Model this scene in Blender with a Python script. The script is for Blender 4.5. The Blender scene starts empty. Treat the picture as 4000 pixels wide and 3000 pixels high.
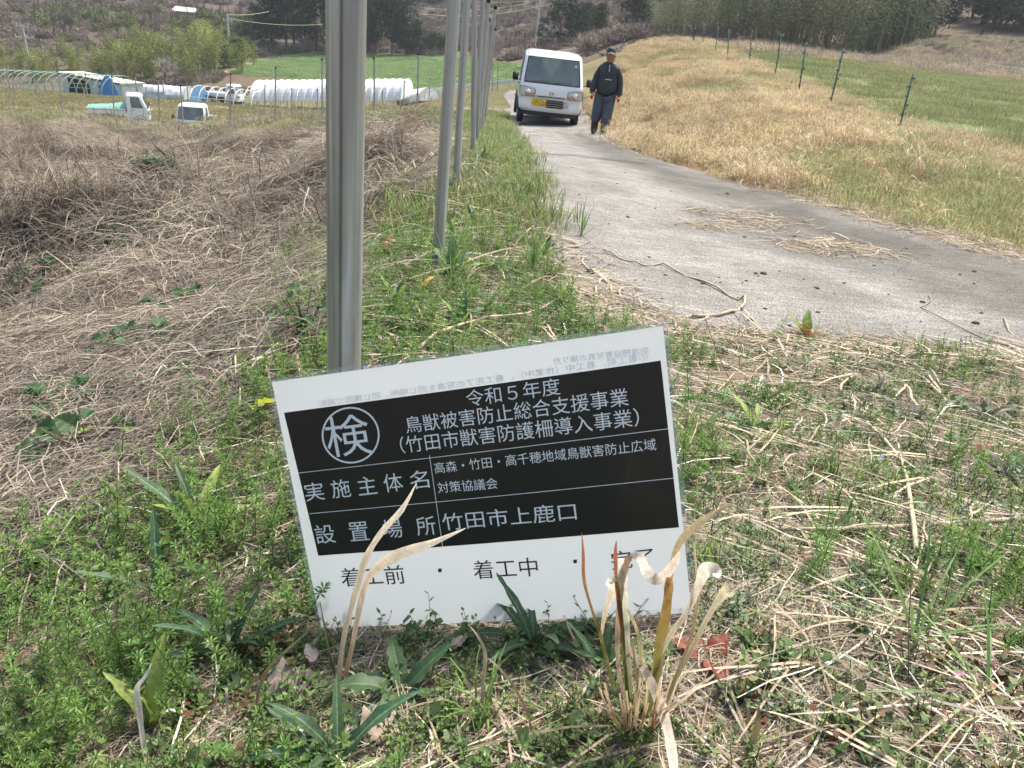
import bpy, bmesh, math, random
import numpy as np
from mathutils import Vector, Matrix

# ------------------------------------------------------------------ scene, camera, light
S = bpy.context.scene
COL = S.collection
PITCH, ROLL, FPX = math.radians(24.4), math.radians(5.7), 3150.0
cF = np.array([0, math.cos(PITCH), -math.sin(PITCH)])
_R0 = np.array([1.0, 0, 0]); _U0 = np.array([0, math.sin(PITCH), math.cos(PITCH)])
cR = math.cos(ROLL) * _R0 + math.sin(ROLL) * _U0
cU = -math.sin(ROLL) * _R0 + math.cos(ROLL) * _U0
cam = bpy.data.cameras.new('camera'); camo = bpy.data.objects.new('camera', cam); COL.objects.link(camo)
camo.matrix_world = Matrix(((cR[0], cU[0], -cF[0], 0), (cR[1], cU[1], -cF[1], 0), (cR[2], cU[2], -cF[2], 0), (0, 0, 0, 1)))
cam.sensor_width = 36; cam.lens = FPX / 4000 * 36; cam.clip_start = 0.02; cam.clip_end = 3000
S.camera = camo
SUN_EL, SUN_AZ = math.radians(60), math.radians(35)      # azimuth clockwise from +Y (view direction)
w = bpy.data.worlds.new('World'); S.world = w; w.use_nodes = True
nt = w.node_tree; nt.nodes.clear()
sky = nt.nodes.new('ShaderNodeTexSky'); sky.sky_type = 'NISHITA'; sky.sun_disc = False
sky.sun_elevation = SUN_EL; sky.sun_rotation = SUN_AZ; sky.air_density = 1.3; sky.dust_density = 4.0
bg = nt.nodes.new('ShaderNodeBackground'); bg.inputs[1].default_value = 0.135
wo = nt.nodes.new('ShaderNodeOutputWorld')
nt.links.new(sky.outputs[0], bg.inputs[0]); nt.links.new(bg.outputs[0], wo.inputs[0])
sd = bpy.data.lights.new('sun', 'SUN'); sd.energy = 3.6; sd.angle = math.radians(7); sd.color = (1, .955, .88)
so = bpy.data.objects.new('sun', sd); COL.objects.link(so)
_sv = Vector((math.sin(SUN_AZ) * math.cos(SUN_EL), math.cos(SUN_AZ) * math.cos(SUN_EL), math.sin(SUN_EL)))
so.rotation_euler = _sv.to_track_quat('Z', 'Y').to_euler(); so.location = (0, 0, 30)
S.view_settings.view_transform = 'Standard'; S.view_settings.look = 'None'
S.view_settings.exposure = 0.93; S.view_settings.gamma = 1; S.view_settings.use_curve_mapping = False
S.render.engine = 'CYCLES'
S.cycles.max_bounces = 4; S.cycles.diffuse_bounces = 2; S.cycles.glossy_bounces = 3
S.cycles.transmission_bounces = 3; S.cycles.transparent_max_bounces = 8; S.cycles.volume_bounces = 0
S.cycles.use_adaptive_sampling = True; S.cycles.adaptive_threshold = 0.03; S.cycles.use_denoising = True; S.cycles.caustics_reflective = False; S.cycles.caustics_refractive = False
rng = np.random.default_rng(7); random.seed(7)

# ------------------------------------------------------------------ geometry of the view
def proj(P):
    P = np.asarray(P, float); d = P @ cF
    dd = np.where(d > 0.02, d, 0.02)
    q = np.stack([2000 + FPX * (P @ cR) / dd, 1500 - FPX * (P @ cU) / dd], -1)
    q[d <= 0.02] = -9999
    return q
def ray(px, py):
    return cF + (px - 2000) / FPX * cR - (py - 1500) / FPX * cU      # depth 1
def atY(px, py, Y):
    r = ray(px, py); return r * (Y / r[1])
def atZ(px, py, z):
    r = ray(px, py); return r * (z / r[2])
def atD(px, py, d):
    return ray(px, py) * d

# ground control: (px, py, 'y' distance or 'z' height, value)
CP = [
 # near ground
 (0,3000,'z',-.70),(700,3000,'z',-.655),(1300,3000,'z',-.62),(2000,3000,'z',-.59),(2700,3000,'z',-.56),(4000,3000,'z',-.50),
 (0,2400,'z',-.80),(1258,2452,'z',-.665),(2000,2420,'z',-.61),(2702,2395,'z',-.56),(4000,2200,'z',-.62),(3300,2200,'z',-.60),
 (0,2000,'z',-.92),(700,2000,'z',-.78),(700,1600,'z',-.92),(0,1500,'z',-1.25),(1280,1800,'z',-.70),(2000,1800,'z',-.68),(2750,1800,'z',-.66),
 (4000,1700,'z',-.84),(1280,1500,'z',-.74),(2000,1500,'z',-.74),(2700,1500,'z',-.80),(3300,1500,'z',-.87),
 (1250,1300,'z',-.82),(900,1400,'z',-.98),(600,1250,'z',-1.4),(0,1200,'z',-1.85),(1200,1100,'z',-1.12),(900,1150,'z',-1.5),
 (2000,1300,'z',-.84),(2400,1250,'z',-.95),(3000,1345,'z',-.97),(4000,1420,'z',-1.0),
 # road
 (2200,1100,'z',-1.0),(3000,1150,'z',-1.03),(4000,1250,'z',-1.04),(2600,900,'z',-1.1),(2150,850,'z',-1.05),(3300,1000,'z',-1.1),(4000,1100,'z',-1.1),
 (2040,620,'y',7.6),(2500,640,'z',-1.22),(2100,500,'z',-1.75),(2250,560,'z',-1.5),(2343,538,'y',16.8),(2310,505,'y',18.5),(2140,478,'y',20.5),(2280,490,'y',20),(1985,400,'y',34),(1980,360,'y',50),
 (2420,560,'y',14.2),(2600,625,'z',-1.42),(2800,690,'z',-1.33),(3100,745,'z',-1.25),(3400,860,'z',-1.15),(4000,1010,'z',-1.12),
 # road posts
 (1708,1040,'y',2.9),(1779,745,'y',4.85),(1847,622,'y',6.8),(1861,575,'y',8.8),(1868,548,'y',10.7),(1893,482,'y',15.8),
 (1850,430,'y',25),(1930,430,'y',25),(1900,390,'y',33),
 # right bank and field
 (3510,513,'y',14.5),(3242,409,'y',17),(3121,352,'y',20.5),(3028,291,'y',24.5),(2927,251,'y',29),(2842,227,'y',34),(2744,180,'y',43),(2673,155,'y',55),
 (2480,200,'y',40),(2600,158,'y',46),(2350,330,'y',33),(2330,400,'y',27),(2380,440,'y',21),(2700,300,'y',24),(2600,420,'y',17),(2900,450,'y',13),(3200,600,'y',10),(3700,700,'y',8.5),(4000,850,'y',6.8),
 (3400,380,'y',22),(4000,450,'y',18),(4000,700,'y',9.5),(4000,330,'y',45),(3600,285,'y',44),(3200,225,'y',48),(2950,190,'y',50),
 (3800,262,'y',62),(3550,245,'y',60),
 (3450,235,'y',88),(3600,175,'y',90),(3800,147,'y',92),(4000,160,'y',92),(3850,245,'y',72),(4000,240,'y',72),
 (3300,225,'y',98),(2900,170,'y',95),(2650,140,'y',92),(2450,150,'y',100),
 # left gully
 (0,900,'y',7.0),(0,600,'y',14),(0,450,'y',28),(0,411,'y',43),(400,900,'y',6.8),(500,700,'y',11.5),(300,560,'y',19),
 (900,780,'y',11.5),(1100,850,'y',6.8),(700,850,'y',8.5),(1200,750,'y',8),(1600,740,'y',6.2),(1650,550,'y',11),(1500,950,'y',3.8),
 (850,690,'y',18.5),(850,560,'y',21.5),(850,540,'y',25),(600,680,'y',19.5),(600,580,'y',22),(1100,690,'y',14),(1200,500,'y',24),(1600,520,'y',19),
 # left fence row
 (1629,454,'y',23.4),(1463,456,'y',24),(1259,468,'y',24.5),(1074,477,'y',26.5),(897,506,'y',27),(718,522,'y',29),(625,511,'y',29.5),(448,474,'y',32),(249,452,'y',34.5),(57,411,'y',43),
 # terrace with the parked trucks
 (560,480,'y',45),(748,545,'y',43),(680,520,'y',33),(300,490,'y',38),(800,410,'y',60),(300,375,'y',62),(0,355,'y',66),(1200,455,'y',40),(1100,430,'y',62),(1500,440,'y',58),(1700,415,'y',60),
 (1100,425,'y',78),(1500,428,'y',76),(850,400,'y',76),(600,385,'y',76),(240,365,'y',76),(0,345,'y',78),
 # bank and bright field
 (1200,362,'y',90),(900,335,'y',92),(900,278,'y',105),(1270,325,'y',95),(1450,340,'y',93),(1700,352,'y',90),(2050,318,'y',85),(1000,238,'y',140),(1240,207,'y',150),(1500,214,'y',150),(1750,222,'y',146),(2010,252,'y',138),
 (1450,395,'y',85),(1750,370,'y',78),(2050,345,'y',74),(2150,300,'y',90),
 # valley and hills behind
 (700,335,'y',100),(400,330,'y',100),(0,320,'y',100),(0,120,'y',155),(300,122,'y',150),(300,60,'y',170),(0,0,'y',200),(300,0,'y',195),
 (700,150,'y',140),(1000,60,'y',185),(1200,0,'y',215),(1800,200,'y',162),(1800,60,'y',210),(1800,0,'y',235),
 (2500,130,'y',125),(2500,0,'y',170),(2200,180,'y',130),(2200,20,'y',200),(3000,0,'y',160),(3600,0,'y',150),(4000,20,'y',140),
]
WP = [ # world-space control outside the frame
 (0,-.3,-.56),(-1,-.5,-.85),(1,-.5,-.45),(0,-3,-.3),(-3,-3,-1.0),(3,-3,-.2),(0,-12,.2),(-12,-12,-2),(12,-12,.5),(-2,0,-1.3),(2,0,-.55),
 (5,1,-.9),(-5,1,-2.4),(-12,3,-4),(12,4,-1.0),(-35,10,-6),(35,10,-1),(-60,40,-9),(60,40,-.5),(60,90,2),(-90,90,-11),(0,-120,8),(-100,-80,0),(100,-60,6),
 (-150,160,-4),(-120,260,26),(-60,300,40),(0,330,55),(60,300,60),(120,260,60),(180,180,50),(-200,80,0),(140,100,14),(200,0,20),(-240,260,60),(0,420,95),(250,300,100),(-300,0,30),(300,-100,40),(-160,420,90),(90,170,22),(60,180,24),(20,230,26),(-10,260,24)
]
def polar(X, Y):
    X = np.asarray(X, float); Y = np.asarray(Y, float) + .45
    return np.arctan2(X, Y), np.log(np.hypot(X, Y) + .25)
_pts = []
for a, b, k, v in CP:
    P = atY(a, b, v) if k == 'y' else atZ(a, b, v)
    _pts.append(P)
_pts += [np.array(t, float) for t in WP]
_pts = np.array(_pts)
_a, _t = polar(_pts[:, 0], _pts[:, 1])
_val = _pts[:, 2] / (np.hypot(_pts[:, 0], _pts[:, 1]) + 1.0)
KA = 1.6
def _feat(a, t): return np.stack([np.sin(a) * KA * 1.0, np.cos(a) * KA, t * 1.0], -1)
_Fc = _feat(_a, _t)
def _phi(D): return D                       # 3-D biharmonic kernel
_D = np.linalg.norm(_Fc[:, None] - _Fc[None], axis=-1)
_n = len(_Fc)
_A = np.zeros((_n + 4, _n + 4)); _A[:_n, :_n] = _phi(_D) - np.eye(_n) * 0.004
_Pm = np.concatenate([np.ones((_n, 1)), _Fc], 1); _A[:_n, _n:] = _Pm; _A[_n:, :_n] = _Pm.T
_w = np.linalg.lstsq(_A, np.concatenate([_val, np.zeros(4)]), rcond=None)[0]
def _rbf(X, Y):
    a, t = polar(X, Y); Q = _feat(a, t).reshape(-1, 3); out = np.empty(len(Q))
    for i in range(0, len(Q), 20000):
        q = Q[i:i + 20000]
        D = np.sqrt(np.maximum(((q ** 2).sum(1)[:, None] + (_Fc ** 2).sum(1)[None] - 2 * q @ _Fc.T), 0))
        out[i:i + 20000] = _phi(D) @ _w[:_n] + _w[_n] + q @ _w[_n + 1:]
    return out.reshape(np.shape(X)) * (np.hypot(X, Y) + 1.0)

# value noise
_perm = np.random.default_rng(3).random((256, 256))
def vnoise(x, y):
    x = np.asarray(x, float); y = np.asarray(y, float)
    xi = np.floor(x).astype(int); yi = np.floor(y).astype(int); fx = x - xi; fy = y - yi
    fx = fx * fx * (3 - 2 * fx); fy = fy * fy * (3 - 2 * fy)
    g = lambda i, j: _perm[i & 255, j & 255]
    return ((g(xi, yi) * (1 - fx) + g(xi + 1, yi) * fx) * (1 - fy) + (g(xi, yi + 1) * (1 - fx) + g(xi + 1, yi + 1) * fx) * fy) * 2 - 1
def fbm(x, y, o=4):
    s = 0; a = 1; k = 0
    for i in range(o):
        s = s + a * vnoise(x * 2 ** i + 17.3 * i, y * 2 ** i + 5.1 * i); k += a; a *= .5
    return s / k

def inpoly(q, poly):
    x, y = q[..., 0], q[..., 1]; c = np.zeros(x.shape, bool); n = len(poly)
    for i in range(n):
        x0, y0 = poly[i]; x1, y1 = poly[(i + 1) % n]
        if y0 == y1: continue
        c ^= ((y0 > y) != (y1 > y)) & (x < (x1 - x0) * (y - y0) / (y1 - y0) + x0)
    return c
ROAD = [(2270,1290),(2360,1265),(2560,1312),(2850,1325),(3100,1345),(3400,1375),(3700,1388),(4000,1405),(4700,1480),(9500,2000),(9500,1600),(4700,1120),(4000,1010),(3700,925),(3400,845),(3100,762),(2800,690),(2620,640),(2480,592),(2405,545),(2365,508),(2315,470),(2290,430),(2200,380),(2150,330),(2060,352),(1985,352),(1962,375),(1975,395),(1995,425),(1830,420),(1640,428),(1640,436),(1830,434),(1985,442),(1992,500),(2010,560),(2040,640),(2075,720),(2105,800),(2130,870),(2150,950),(2180,1020),(2205,1100),(2222,1150),(2245,1200)]
GULLY = [(-4500,60),(-400,520),(0,480),(430,500),(850,540),(1250,500),(1640,520),(1680,600),(1640,760),(1560,830),(1280,960),(1000,1150),(700,1400),(300,1900),(-400,2300),(-4500,2300)]
BANKG = [(2325,470),(2300,400),(2305,330),(2400,250),(2500,150),(2700,145),(2900,200),(3030,300),(3130,400),(3250,470),(3500,520),(3700,560),(4000,700),(4500,900),(9500,1400),(9500,1590),(4500,1095),(4000,1000),(3400,850),(2800,690),(2620,640),(2485,590),(2412,545),(2372,508)]
RFIELD = [(2760,195),(2930,192),(3300,228),(3650,268),(4000,315),(4600,375),(9500,860),(9500,1290),(4600,800),(4200,700),(3900,560),(3560,470),(3300,380),(3000,250)]
GFIELD = [(900,280),(1000,240),(1120,218),(1240,207),(1500,214),(1750,222),(2010,252),(2130,262),(2130,320),(2050,316),(1700,350),(1450,338),(1270,324),(1100,305),(950,300)]
TFIELD = [(-500,355),(0,350),(300,375),(800,400),(1100,415),(1300,440),(1280,470),(900,490),(600,490),(300,470),(0,440),(-500,400)]
STRIPG = [(1700,430),(1985,440),(2010,560),(2075,720),(2130,870),(2205,1100),(2260,1230),(2600,1330),(2600,1500),(1280,1500),(1290,1250),(1400,1000),(1560,830),(1640,640),(1660,520)]

AZ = np.radians(np.concatenate([np.linspace(-180, -46, 40, endpoint=False), np.linspace(-46, 46, 760, endpoint=False), np.linspace(46, 180, 41)]))
RR = np.exp(np.linspace(math.log(.06), math.log(420), 640))
_ga, _gr = np.meshgrid(AZ, RR)
GX = np.sin(_ga) * _gr; GY = np.cos(_ga) * _gr - .2
def groundz(X, Y, detail=True):
    Z = _rbf(X, Y)
    if detail:
        R = np.hypot(X, Y)
        P = np.stack([X, Y, Z], -1); q = proj(P)
        g = inpoly(q, GULLY) | ((q[..., 0] < 900) & (q[..., 1] > 500) & (q[..., 1] < 1500))
        g = g.astype(float)
        if g.ndim == 2:
            for _ in range(10):
                g[1:-1, 1:-1] = (g[:-2, 1:-1] + g[2:, 1:-1] + g[1:-1, :-2] + g[1:-1, 2:]) * .25
        gs = g * np.clip((R - 3.2) / 3, 0, 1)
        Z = Z + gs * (fbm(X * .55 + 3, Y * .5, 3) * .62 + np.abs(fbm(X * 2.0, Y * 2.0, 2)) * .22 * np.clip(R / 8, 0, 1))
        flat = inpoly(q, ROAD)
        Z = Z + (~flat) * (fbm(X * 5, Y * 5, 3) * .012 + (R > 5) * fbm(X * 1.1, Y * 1.1, 3) * .035)
    return Z
GZ = groundz(GX, GY)
GP = np.stack([GX, GY, GZ], -1)
GQ = proj(GP)
from mathutils.bvhtree import BVHTree
# quick heightfield lookup on the polar grid (bilinear)
_lr0, _lr1 = math.log(.06), math.log(420)
def gz(X, Y):
    X = np.atleast_1d(np.asarray(X, float)); Y = np.atleast_1d(np.asarray(Y, float))
    a = np.arctan2(X, Y + .2); r = np.hypot(X, Y + .2)
    ai = np.clip(np.searchsorted(AZ, a) - 1, 0, len(AZ) - 2); af = (a - AZ[ai]) / (AZ[ai + 1] - AZ[ai])
    rf = np.clip((np.log(np.maximum(r, .0601)) - _lr0) / (_lr1 - _lr0) * (len(RR) - 1), 0, len(RR) - 1.001)
    ri = rf.astype(int); rf = rf - ri
    return (GZ[ri, ai] * (1 - af) + GZ[ri, ai + 1] * af) * (1 - rf) + (GZ[ri + 1, ai] * (1 - af) + GZ[ri + 1, ai + 1] * af) * rf
def hit(px, py):
    """where the view ray through a photo point meets the ground"""
    r = ray(px, py); t = np.exp(np.linspace(math.log(.3), math.log(380), 900)) / max(r[1], .2)
    P = r[None] * t[:, None]; z = gz(P[:, 0], P[:, 1]); k = np.nonzero(P[:, 2] < z)[0]
    if len(k) == 0: return P[-1]
    k = k[0]
    if k == 0: return P[0]
    a, b = P[k - 1], P[k]; da = a[2] - z[k - 1]; db = z[k] - b[2]; f = da / (da + db + 1e-9)
    q = a + (b - a) * f; return np.array([q[0], q[1], gz(q[0], q[1])[0]])
def gp(X, Y): return np.array([X, Y, gz(X, Y)[0]])

# ------------------------------------------------------------------ mesh buffer and tagging
class MB:
    def __init__(s): s.v = []; s.f = []; s.c = []; s.n = 0
    def add(s, V, F, C=(1, 1, 1)):
        V = np.asarray(V, float).reshape(-1, 3); C = np.asarray(C, float)
        if C.ndim == 1: C = np.repeat(C[None, :3], len(V), 0)
        s.v.append(V); s.c.append(C[:, :3]); s.f += [tuple(int(i) + s.n for i in f) for f in F]; s.n += len(V); return s
    def ribbon(s, P, W, side, c0, c1=None):
        P = np.asarray(P, float); n = len(P); W = np.broadcast_to(np.asarray(W, float), (n,))
        side = np.asarray(side, float)
        if side.ndim == 1: side = np.repeat(side[None], n, 0)
        V = np.empty((2 * n, 3)); V[0::2] = P - side * W[:, None] * .5; V[1::2] = P + side * W[:, None] * .5
        c1 = c0 if c1 is None else c1
        t = np.linspace(0, 1, n)[:, None]; C = np.repeat(np.asarray(c0)[None] * (1 - t) + np.asarray(c1)[None] * t, 2, 0)
        return s.add(V, [(2 * i, 2 * i + 1, 2 * i + 3, 2 * i + 2) for i in range(n - 1)], C)
    def fold(s, P, W, side, up, c0, c1=None, cm=None):
        """leaf with a sunken mid rib: three verts a row"""
        P = np.asarray(P, float); n = len(P); W = np.asarray(W, float); side = np.asarray(side, float)
        if side.ndim == 1: side = np.repeat(side[None], n, 0)
        up = np.asarray(up, float)
        V = np.empty((3 * n, 3)); V[0::3] = P - side * W[:, None] * .5 + up * W[:, None] * .16
        V[1::3] = P; V[2::3] = P + side * W[:, None] * .5 + up * W[:, None] * .16
        c1 = c0 if c1 is None else c1; t = np.linspace(0, 1, n)[:, None]
        C = np.repeat(np.asarray(c0)[None] * (1 - t) + np.asarray(c1)[None] * t, 3, 0)
        if cm is not None: C[1::3] = cm
        F = []
        for i in range(n - 1):
            a = 3 * i; F += [(a, a + 1, a + 4, a + 3), (a + 1, a + 2, a + 5, a + 4)]
        return s.add(V, F, C)
    def tube(s, P, R, k=8, c=(1, 1, 1), cap=True):
        P = [Vector(p) for p in P]; n = len(P); R = np.broadcast_to(np.asarray(R, float), (n,)); V = []
        up = Vector((0, 0, 1)); t0 = (P[1] - P[0]).normalized()
        if abs(t0.dot(up)) > .95: up = Vector((0, 1, 0))
        nx = t0.cross(up).normalized()
        for i in range(n):
            t = (P[min(i + 1, n - 1)] - P[max(i - 1, 0)]).normalized()
            nx = (nx - t * nx.dot(t)).normalized(); ny = t.cross(nx)
            for j in range(k):
                a = 2 * math.pi * j / k; V.append(P[i] + (nx * math.cos(a) + ny * math.sin(a)) * R[i])
        F = [(i * k + j, i * k + (j + 1) % k, (i + 1) * k + (j + 1) % k, (i + 1) * k + j) for i in range(n - 1) for j in range(k)]
        if cap: F += [tuple(range(k - 1, -1, -1)), tuple((n - 1) * k + j for j in range(k))]
        C = np.asarray(c, float)
        if C.ndim == 2: C = np.repeat(C, k, 0)
        return s.add([tuple(v) for v in V], F, C)
    def box(s, c, d, col=(1, 1, 1), bev=0, M=None):
        x, y, z = [t / 2 for t in d]
        if bev <= 0:
            V = [(i * x, j * y, k * z) for i in (-1, 1) for j in (-1, 1) for k in (-1, 1)]
            F = [(0, 1, 3, 2), (4, 6, 7, 5), (0, 4, 5, 1), (2, 3, 7, 6), (0, 2, 6, 4), (1, 5, 7, 3)]
        else:
            bm = bmesh.new(); bmesh.ops.create_cube(bm, size=1)
            for v in bm.verts: v.co = Vector((v.co.x * d[0], v.co.y * d[1], v.co.z * d[2]))
            bmesh.ops.bevel(bm, geom=list(bm.edges), offset=bev, segments=2, affect='EDGES')
            bm.verts.index_update(); V = [tuple(v.co) for v in bm.verts]; F = [tuple(v.index for v in f.verts) for f in bm.faces]; bm.free()
        V = np.array(V, float)
        if M is not None: V = V @ np.asarray(M)[:3, :3].T
        return s.add(V + np.asarray(c, float), F, col)
    def mesh(s, name, mat, smooth=False):
        me = bpy.data.meshes.new(name)
        V = np.concatenate(s.v) if s.v else np.zeros((0, 3)); C = np.concatenate(s.c) if s.c else np.zeros((0, 3))
        me.from_pydata([], [], []) if not len(V) else None
        ls = np.fromiter((i for f in s.f for i in f), dtype='i'); ln = np.fromiter((len(f) for f in s.f), dtype='i')
        me.vertices.add(len(V)); me.vertices.foreach_set('co', V.reshape(-1).astype('f'))
        me.loops.add(len(ls)); me.loops.foreach_set('vertex_index', ls)
        me.polygons.add(len(ln)); me.polygons.foreach_set('loop_start', np.concatenate([[0], np.cumsum(ln)[:-1]]).astype('i'))
        me.polygons.foreach_set('use_smooth', np.full(len(ln), bool(smooth)))
        me.update(calc_edges=True); me.validate()
        at = me.color_attributes.new('Col', 'FLOAT_COLOR', 'POINT')
        at.data.foreach_set('color', np.concatenate([C, np.ones((len(C), 1))], 1).reshape(-1).astype('f'))
        me.materials.append(mat); return me
    def build(s, name, mat, parent=None, smooth=False, link=True):
        o = bpy.data.objects.new(name, s.mesh(name, mat, smooth))
        if link: COL.objects.link(o)
        if parent: o.parent = parent
        return o
def tag(o, label=None, cat=None, group=None, kind=None):
    for k, v in (('label', label), ('category', cat), ('group', group), ('kind', kind)):
        if v: o[k] = v
    return o
def empty(name, loc=(0, 0, 0), rz=0, label=None, cat=None, group=None):
    o = bpy.data.objects.new(name, None); COL.objects.link(o); o.location = loc; o.rotation_euler = (0, 0, rz); o.empty_display_size = .1
    return tag(o, label, cat, group)
def copy_tree(o, parent=None):
    c = o.copy(); COL.objects.link(c)
    if parent: c.parent = parent
    for ch in list(o.children): copy_tree(ch, c)
    return c
def inst(mesh_, name, parent=None, loc=(0, 0, 0), rot=(0, 0, 0), sc=1):
    o = bpy.data.objects.new(name, mesh_); COL.objects.link(o); o.location = loc; o.rotation_euler = rot
    o.scale = (sc, sc, sc) if np.isscalar(sc) else sc
    if parent: o.parent = parent
    return o

# ------------------------------------------------------------------ materials
def N(nt, t, **k):
    n = nt.nodes.new(t)
    for a, b in k.items(): setattr(n, a, b)
    return n
def mat(name, col=(.5, .5, .5), rough=.6, metal=0, spec=.5, noise=None, bump=None, vcol=False, coat=0, alpha=None):
    m = bpy.data.materials.new(name); m.use_nodes = True; nt = m.node_tree; b = nt.nodes['Principled BSDF']
    b.inputs['Roughness'].default_value = rough; b.inputs['Metallic'].default_value = metal
    b.inputs['Specular IOR Level'].default_value = spec; b.inputs['Coat Weight'].default_value = coat
    b.inputs['Base Color'].default_value = (*col, 1)
    if alpha is not None: b.inputs['Alpha'].default_value = alpha
    src = None
    if vcol:
        v = N(nt, 'ShaderNodeVertexColor', layer_name='Col'); src = v.outputs[0]
    if noise:                                             # (scale, amount, second colour or None)
        tc = N(nt, 'ShaderNodeTexCoord'); nz = N(nt, 'ShaderNodeTexNoise'); nz.inputs['Scale'].default_value = noise[0]; nz.inputs['Detail'].default_value = 6
        nt.links.new(tc.outputs['Object'], nz.inputs['Vector'])
        mx = N(nt, 'ShaderNodeMix', data_type='RGBA')
        rp = N(nt, 'ShaderNodeValToRGB'); rp.color_ramp.elements[0].position = .35; rp.color_ramp.elements[1].position = .65
        nt.links.new(nz.outputs[0], rp.inputs[0])
        mu = N(nt, 'ShaderNodeMath', operation='MULTIPLY'); mu.inputs[1].default_value = noise[1]; nt.links.new(rp.outputs[0], mu.inputs[0]); nt.links.new(mu.outputs[0], mx.inputs[0])
        if src: nt.links.new(src, mx.inputs[6])
        else: mx.inputs[6].default_value = (*col, 1)
        mx.inputs[7].default_value = (*(noise[2] if len(noise) > 2 else [c * .5 for c in col]), 1)
        src = mx.outputs[2]
    if src: nt.links.new(src, b.inputs['Base Color'])
    if bump:
        tc = N(nt, 'ShaderNodeTexCoord'); nz = N(nt, 'ShaderNodeTexNoise'); nz.inputs['Scale'].default_value = bump[0]; nz.inputs['Detail'].default_value = 8
        bp = N(nt, 'ShaderNodeBump'); bp.inputs['Strength'].default_value = bump[1]; bp.inputs['Distance'].default_value = bump[2]
        nt.links.new(tc.outputs['Object'], nz.inputs['Vector']); nt.links.new(nz.outputs[0], bp.inputs['Height']); nt.links.new(bp.outputs[0], b.inputs['Normal'])
    return m
def plantmat(name, transl=.35, rough=.55, var=.35, spec=.35, sat=1.0, fine=60):
    m = bpy.data.materials.new(name); m.use_nodes = True; nt = m.node_tree; b = nt.nodes['Principled BSDF']; out = nt.nodes['Material Output']
    b.inputs['Roughness'].default_value = rough; b.inputs['Specular IOR Level'].default_value = spec
    v = N(nt, 'ShaderNodeVertexColor', layer_name='Col'); oi = N(nt, 'ShaderNodeObjectInfo')
    mr = N(nt, 'ShaderNodeMapRange'); mr.inputs[3].default_value = 1 - var; mr.inputs[4].default_value = 1 + var; nt.links.new(oi.outputs['Random'], mr.inputs[0])
    tc = N(nt, 'ShaderNodeTexCoord'); nz = N(nt, 'ShaderNodeTexNoise'); nz.inputs['Scale'].default_value = fine; nz.inputs['Detail'].default_value = 3; nt.links.new(tc.outputs['Object'], nz.inputs['Vector'])
    mr2 = N(nt, 'ShaderNodeMapRange'); mr2.inputs[1].default_value = .3; mr2.inputs[2].default_value = .7; mr2.inputs[3].default_value = .78; mr2.inputs[4].default_value = 1.2; nt.links.new(nz.outputs[0], mr2.inputs[0])
    mm = N(nt, 'ShaderNodeMath', operation='MULTIPLY'); nt.links.new(mr.outputs[0], mm.inputs[0]); nt.links.new(mr2.outputs[0], mm.inputs[1])
    hs = N(nt, 'ShaderNodeHueSaturation'); hs.inputs['Saturation'].default_value = sat
    hr = N(nt, 'ShaderNodeMapRange'); hr.inputs[3].default_value = .485; hr.inputs[4].default_value = .515
    sn = N(nt, 'ShaderNodeMath', operation='FRACT'); ml = N(nt, 'ShaderNodeMath', operation='MULTIPLY'); ml.inputs[1].default_value = 7.31
    nt.links.new(oi.outputs['Random'], ml.inputs[0]); nt.links.new(ml.outputs[0], sn.inputs[0]); nt.links.new(sn.outputs[0], hr.inputs[0]); nt.links.new(hr.outputs[0], hs.inputs['Hue'])
    nt.links.new(v.outputs[0], hs.inputs['Color']); nt.links.new(mm.outputs[0], hs.inputs['Value'])
    nt.links.new(hs.outputs[0], b.inputs['Base Color'])
    if transl > 0:
        tr = N(nt, 'ShaderNodeBsdfTranslucent'); nt.links.new(hs.outputs[0], tr.inputs[0]); mx = N(nt, 'ShaderNodeMixShader'); mx.inputs[0].default_value = transl
        nt.links.new(b.outputs[0], mx.inputs[1]); nt.links.new(tr.outputs[0], mx.inputs[2]); nt.links.new(mx.outputs[0], out.inputs[0])
    return m
M_leaf = plantmat('green_leaf', .4, .5, .28)
M_straw = plantmat('dry_straw', .2, .7, .3, .2)
M_far = plantmat('far_foliage', .3, .7, .16, .15, fine=.6)
M_bark = mat('bark', (.16, .12, .09), .9, noise=(6, .7), vcol=False)
M_white = mat('truck_paint', (.86, .87, .87), .22, spec=.5, coat=.3, noise=(2.5, .08, (.70, .68, .64)))
M_black = mat('black_plastic', (.018, .018, .02), .5)
M_rubber = mat('tyre_rubber', (.025, .025, .026), .85, noise=(20, .5, (.07, .065, .055)))
M_steel = mat('wheel_steel', (.55, .56, .57), .4, metal=.8)
M_chrome = mat('chrome', (.8, .8, .8), .12, metal=1)

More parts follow.
